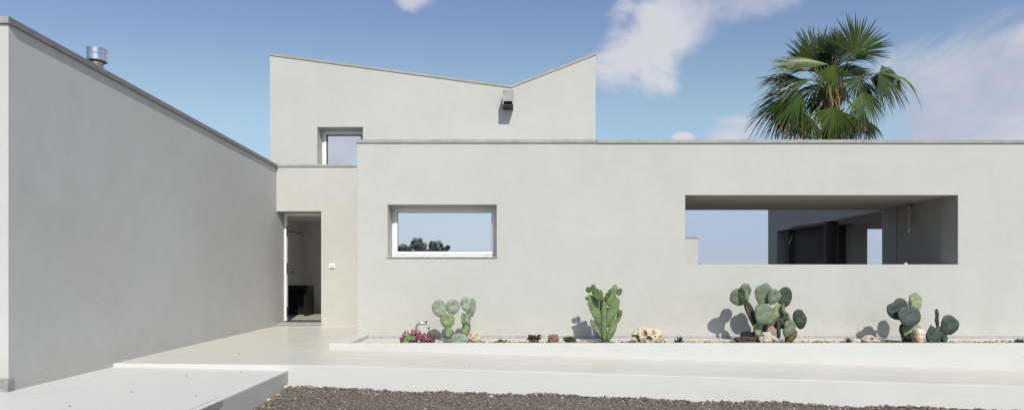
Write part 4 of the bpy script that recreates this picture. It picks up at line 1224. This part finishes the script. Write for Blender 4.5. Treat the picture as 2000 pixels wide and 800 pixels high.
# ------------------------------------------------------------------ palm
random.seed(77)
PY = 19.0
PS = PY / F / 2.9625                       # metres per zoom pixel at the palm
def pz(x, y, dd=0.0):
    return P(1440 + x / 2.9625, 20 + y / 2.9625, PY) + Vector((0, dd, 0))
cb = pz(540, 500)
palm = thing('palm_tree', 'tall fan palm with a ragged green crown rising behind the front wall', 'palm', (cb.x, PY, -0.4))
tk = MB()
tp = [(cb.x - .25, PY + .1, -.4), (cb.x - .15, PY + .05, 1.5), (cb.x - .05, PY, 3.2), (cb.x, PY, 4.6), (cb.x, PY, cb.z - .3), (cb.x, PY, cb.z + .35)]
tk.tube(tp, [.30, .24, .21, .22, .27, .17], 18); tk.build('trunk', M['trunk'], palm)
bt = MB()
for i in range(110):                       # cut leaf bases and fibre on the head of the trunk
    a = random.uniform(0, 6.28); z = cb.z + random.uniform(-.75, .25); r0 = .2
    d = Vector((math.cos(a), math.sin(a), random.uniform(.3, 1.4))).normalized()
    b_ = Vector((cb.x + r0 * math.cos(a), PY + r0 * math.sin(a), z))
    kk = random.uniform(.5, 1.4)
    leafblade(bt, b_, b_ + d * random.uniform(.15, .38), .03, (0.13 * kk, 0.065 * kk, 0.035 * kk))
bt.build('leaf_bases', M['leafv'], palm)

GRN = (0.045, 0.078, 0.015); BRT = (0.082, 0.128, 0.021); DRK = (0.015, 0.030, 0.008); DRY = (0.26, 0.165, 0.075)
def frond(hx_, hy_, dd, tx_, ty_, rad, spread, nrm, col, droop=.25, nseg=36, brown=.12, start=None, arch=.15, split=.60):
    H_ = pz(hx_, hy_, dd); droop *= .62
    Tp = pz(tx_, ty_, dd)
    a = (Tp - H_).normalized()
    n_ = Vector(nrm); n_ = (n_ - a * n_.dot(a)).normalized()
    s = a.cross(n_)
    # tip tilts along the normal so fans are not flat cards
    L = rad * PS
    mb = MB()
    dth = 2 * R(spread) / nseg
    for k_ in range(nseg):
        th = -R(spread) + (k_ + .5) * dth + random.uniform(-.3, .3) * dth
        d = a * math.cos(th) + s * math.sin(th)
        tdir = -a * math.sin(th) + s * math.cos(th)
        l = L * (.80 + .20 * math.cos(th)) * random.uniform(.78, 1.08)
        sdroop = droop * random.uniform(.55, 1.6)
        kk = random.uniform(.75, 1.2)
        c0 = tuple(x * kk * (1.0 if random.random() > .12 else 1.7) for x in col)
        isb = random.random() < brown
        sw = random.uniform(-.05, .05)
        vv = []; cc = []
        stps = (.03, .25, split * .8, split, .70, .84, .93, 1.0)
        for i, t in enumerate(stps):
            r = l * t
            wd_ = (r if t <= split else l * split * max(0.0, (1 - t) / (1 - split)) ** .75) * math.tan(dth / 2) * (1.04 if t < .5 else .95)
            over = max(0, t - split * .75)
            g_ = Vector((0, 0, -1)) * sdroop * l * over ** 1.6 * 1.8
            cur = n_ * (.10 * l * (t ** 2)) * (-1)      # gentle cupping
            p = H_ + d * r * (1 - .22 * min(1, sdroop * 1.2) * over) + g_ + cur + tdir * sw * l * over
            fold = n_ * wd_ * .95
            if i < len(stps) - 1:
                vv += [p - tdir * wd_, p + fold, p + tdir * wd_]
            else: vv.append(p)
            tcol = c0 if t < .8 or not isb else DRY
            tcol = tuple(x * (1.0 + .25 * (1 - t)) for x in tcol)
            yel = max(0, .3 - t) * 1.2
            tcol = tuple(x * (1 - yel) + y * yel for x, y in zip(tcol, (0.13, 0.17, 0.04)))
            cc += [tcol] * (3 if i < len(stps) - 1 else 1)
        ff = []
        for i in range(len(stps) - 2):
            b_ = i * 3
            ff += [(b_, b_ + 1, b_ + 4, b_ + 3), (b_ + 1, b_ + 2, b_ + 5, b_ + 4)]
        b_ = (len(stps) - 2) * 3
        ff += [(b_, b_ + 1, b_ + 3), (b_ + 1, b_ + 2, b_ + 3)]
        mb.add(vv, ff, cols=cc)
    o = mb.build('frond', M['frond'], palm, rel=H_)
    s0 = pz(*start) if start else cb + Vector((random.uniform(-.12, .12), random.uniform(-.12, .12), random.uniform(.0, .3)))
    mid = (s0 + H_) / 2 + Vector((0, 0, arch * (H_ - s0).length))
    pts = []
    for i in range(9):
        t = i / 8
        pts.append(s0 * (1 - t) ** 2 + mid * 2 * t * (1 - t) + H_ * t * t)
    pt = MB().tube(pts, [.034 - .020 * i / 8 for i in range(9)], 6, flat=.6)
    pt.build('petiole', M['petiole'], o)
    return o
FR = [
 # hub, depth, axis tip, radius, half spread, normal, colour, droop
 (480, 325, .35, 490, 60, 285, 66, (.35, -1, .1), GRN, .05, 34, .08),
 (525, 270, .7, 560, 50, 262, 50, (-.1, -1, .2), GRN, .06, 30, .10),
 (622, 292, -.55, 695, 70, 258, 80, (-.12, -1, .18), GRN, .07, 40, .05),
 (640, 270, .5, 770, 80, 255, 50, (.3, -1, .4), GRN, .18, 30, .2),
 (480, 345, -.5, 200, 300, 310, 34, (.1, -.85, 1), BRT, .16, 34, .05),
 (430, 330, .3, 210, 250, 240, 50, (.15, -.8, 1), GRN, .22, 28, .05),
 (385, 396, .1, 120, 390, 275, 58, (.1, -.9, 1), GRN, .55, 36, .08),
 (490, 360, -.7, 440, 450, 165, 44, (-.2, -1, .6), BRT, .75, 22, .05),
 (350, 470, -.2, 165, 640, 290, 55, (-.45, -1, .35), GRN, .5, 38, .25),
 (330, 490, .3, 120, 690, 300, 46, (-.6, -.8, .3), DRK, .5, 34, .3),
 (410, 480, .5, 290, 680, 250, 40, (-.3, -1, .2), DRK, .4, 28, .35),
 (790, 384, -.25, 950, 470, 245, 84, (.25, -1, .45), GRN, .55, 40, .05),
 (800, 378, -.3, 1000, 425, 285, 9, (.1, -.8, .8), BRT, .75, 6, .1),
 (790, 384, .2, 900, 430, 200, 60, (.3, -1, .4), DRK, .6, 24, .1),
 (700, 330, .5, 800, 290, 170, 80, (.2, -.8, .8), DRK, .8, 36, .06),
 (690, 400, -.2, 640, 500, 150, 60, (.2, -1, .3), GRN, .5, 26, .1),
 (675, 500, -.5, 722, 690, 225, 62, (.15, -1, .3), BRT, .25, 40, .55),
 (720, 600, .1, 760, 740, 190, 46, (.2, -1, .1), GRN, .3, 28, .6),
 (497, 585, -.6, 478, 760, 215, 64, (-.05, -1, .3), BRT, .18, 42, .2),
 (395, 630, -.3, 320, 760, 185, 62, (-.25, -1, .2), GRN, .25, 32, .3),
 (590, 630, -.1, 600, 760, 175, 55, (.1, -1, .15), GRN, .25, 28, .3),
 (600, 340, .8, 600, 130, 230, 70, (.0, -1, .2), DRK, .25, 34, .08),
 (560, 330, -.2, 520, 460, 120, 60, (.0, -1, .4), GRN, .6, 24, .1),
 (620, 380, .1, 700, 300, 150, 70, (.0, -.8, 1), GRN, .6, 28, .1),
 (450, 560, .7, 380, 700, 200, 60, (0, -1, .1), DRK, .3, 28, .4),
 (660, 560, .7, 700, 700, 210, 60, (0, -1, .1), DRK, .3, 28, .4),
 (470, 300, .5, 430, 150, 190, 60, (-.3, -1, .2), DRK, .1, 26, .1),
 (600, 270, .4, 620, 80, 210, 46, (.1, -1, .1), DRK, .1, 26, .1),
 (540, 400, .0, 560, 480, 130, 60, (.1, -1, .5), GRN, .5, 24, .1),
 (540, 600, -.45, 580, 760, 190, 60, (.1, -1, .2), GRN, .3, 32, .25),
 (540, 470, .5, 520, 600, 190, 70, (0, -1, .1), DRK, .4, 30, .4),
 (590, 620, -.3, 650, 760, 180, 50, (.1, -1, .2), DRK, .3, 28, .35),
 (420, 300, .0, 180, 330, 235, 30, (.0, -.6, 1), BRT, .32, 22, .1),
 (400, 420, -.4, 130, 470, 260, 34, (-.1, -.7, 1), GRN, .42, 24, .1),
 (330, 520, -.5, 130, 690, 255, 36, (-.5, -1, .4), GRN, .35, 28, .35),
 (560, 240, .1, 470, 130, 150, 50, (-.2, -1, .3), GRN, .2, 22, .1),
 (660, 300, -.2, 780, 230, 150, 40, (.3, -.9, .6), GRN, .55, 20, .1),
 (560, 250, -.1, 600, 60, 170, 34, (.5, -.8, .2), DRK, .12, 20, .1),
 (690, 260, .2, 790, 180, 130, 40, (.3, -.7, .7), GRN, .7, 20, .1),
 (420, 250, .6, 390, 190, 60, 60, (-.3, -.9, .3), DRK, .2, 16, .1),
 (330, 390, .5, 160, 340, 190, 40, (0, -.6, 1), DRK, .45, 24, .1),
 (450, 440, -.3, 380, 560, 180, 55, (-.3, -1, .4), DRK, .7, 24, .15),
 (500, 350, -.4, 540, 440, 130, 55, (.1, -1, .5), GRN, .5, 22, .05),
 (640, 420, .2, 600, 520, 130, 50, (.2, -1, .2), DRK, .5, 20, .1),
 (770, 400, .3, 800, 480, 150, 60, (.2, -1, .4), DRK, .6, 26, .1),
 (730, 650, -.2, 780, 740, 150, 40, (.2, -1, .1), DRK, .3, 22, .8),
 (690, 560, -.3, 660, 700, 170, 40, (.1, -1, .2), GRN, .3, 22, .6),
 (540, 660, .3, 560, 770, 130, 70, (0, -1, .1), DRK, .3, 26, .3),
]
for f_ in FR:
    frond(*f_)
# a few yellow dead stalks hanging in the heart of the crown
for (x0, y0, x1, y1) in ((505, 480, 495, 570), (545, 500, 552, 585), (470, 540, 420, 600)):
    pt = MB().tube([pz(x0, y0 - 30, -.3), pz((x0 + x1) / 2, (y0 + y1) / 2, -.42), pz(x1, y1, -.4)], [.03, .026, .018], 6, flat=.5)
    pt.build('petiole', M['petiole'], palm)

# ------------------------------------------------------------------ trees behind the viewpoint (they show in the window glass)
def tree(name, label, x, y, zb_, h, cr, seed, col, group=None):
    random.seed(seed)
    root = thing(name, label, 'tree', (x, y, zb_), group)
    tk = MB(); tips = []
    tk.tube([(x, y, zb_ - .2), (x + .1, y, zb_ + h * .25), (x, y, zb_ + h * .5)], [.2, .15, .11], 9)
    for i in range(7):
        a = i * .9 + random.uniform(-.2, .2); e = Vector((x + cr * .65 * math.cos(a), y + cr * .65 * math.sin(a), zb_ + h * random.uniform(.55, .85)))
        tk.tube([(x, y, zb_ + h * .4), Vector((x, y, zb_ + h * .5)).lerp(e, .5), e], [.09, .06, .02], 6); tips.append(e)
    tk.build('trunk', M['bark'], root)
    lv = MB()
    cl_ = []
    for i in range(64):
        a = random.uniform(0, 6.28); t = random.random()
        rr = cr * math.sqrt(random.random()); zz = h * (.28 + .66 * random.random() ** .8 * (1 - .55 * (rr / cr) ** 2))
        cl_.append((Vector((x + rr * math.cos(a), y + rr * math.sin(a), zb_ + zz)), random.uniform(.22, .48) * cr / 2))
    for c, r in cl_:
        kk0 = random.uniform(.6, 1.3)
        for j in range(130):
            d = Vector((random.gauss(0, 1), random.gauss(0, 1), random.gauss(0, 1))).normalized() * r * random.random() ** .4
            p = c + d; t = Vector((random.gauss(0, 1), random.gauss(0, 1), random.gauss(0, 1))).normalized() * random.uniform(.07, .14)
            kk = kk0 * random.uniform(.7, 1.2)
            s_ = t.cross(Vector((random.random(), random.random(), random.random())))  .normalized() * .045
            lv.add([p - t, p + s_, p + t, p - s_], [(0, 1, 2, 3)], tuple(q_ * kk for q_ in col))
    lv.build('crown', M['treeleaf'], root)
yt = -20.0; LL = 10.45 + 10.45 - yt
def refl(px, py):                        # point seen in the window mirror at depth yt
    return (px - 1010) / F * LL, EZ + (527 - py) / F * LL
x_, z_ = refl(787, 462); tree('olive_tree', 'dark dense tree mirrored at the left edge of the wide window', x_ - 1.4, yt, -.4, z_ + .75, 2.3, 1, (0.30, 0.31, 0.26), 'trees mirrored in the window')
x_, z_ = refl(797, 461); tree('olive_tree', 'taller grey green tree mirrored second from the left in the window', x_, yt - 1.0, -.4, z_ + 1.0, 1.25, 2, (0.60, 0.64, 0.55), 'trees mirrored in the window')
x_, z_ = refl(825, 466); tree('olive_tree', 'round grey green tree mirrored third from the left in the window', x_, yt - .5, -.4, z_ + .95, 1.35, 3, (0.62, 0.66, 0.57), 'trees mirrored in the window')
x_, z_ = refl(846, 468); tree('olive_tree', 'grey green tree mirrored fourth from the left in the window', x_, yt - .2, -.4, z_ + .9, 1.1, 6, (0.62, 0.66, 0.57), 'trees mirrored in the window')
x_, z_ = refl(862, 476); tree('olive_tree', 'smallest tree mirrored at the right of the row in the window', x_, yt, -.4, z_ + .85, .95, 5, (0.62, 0.66, 0.57), 'trees mirrored in the window')
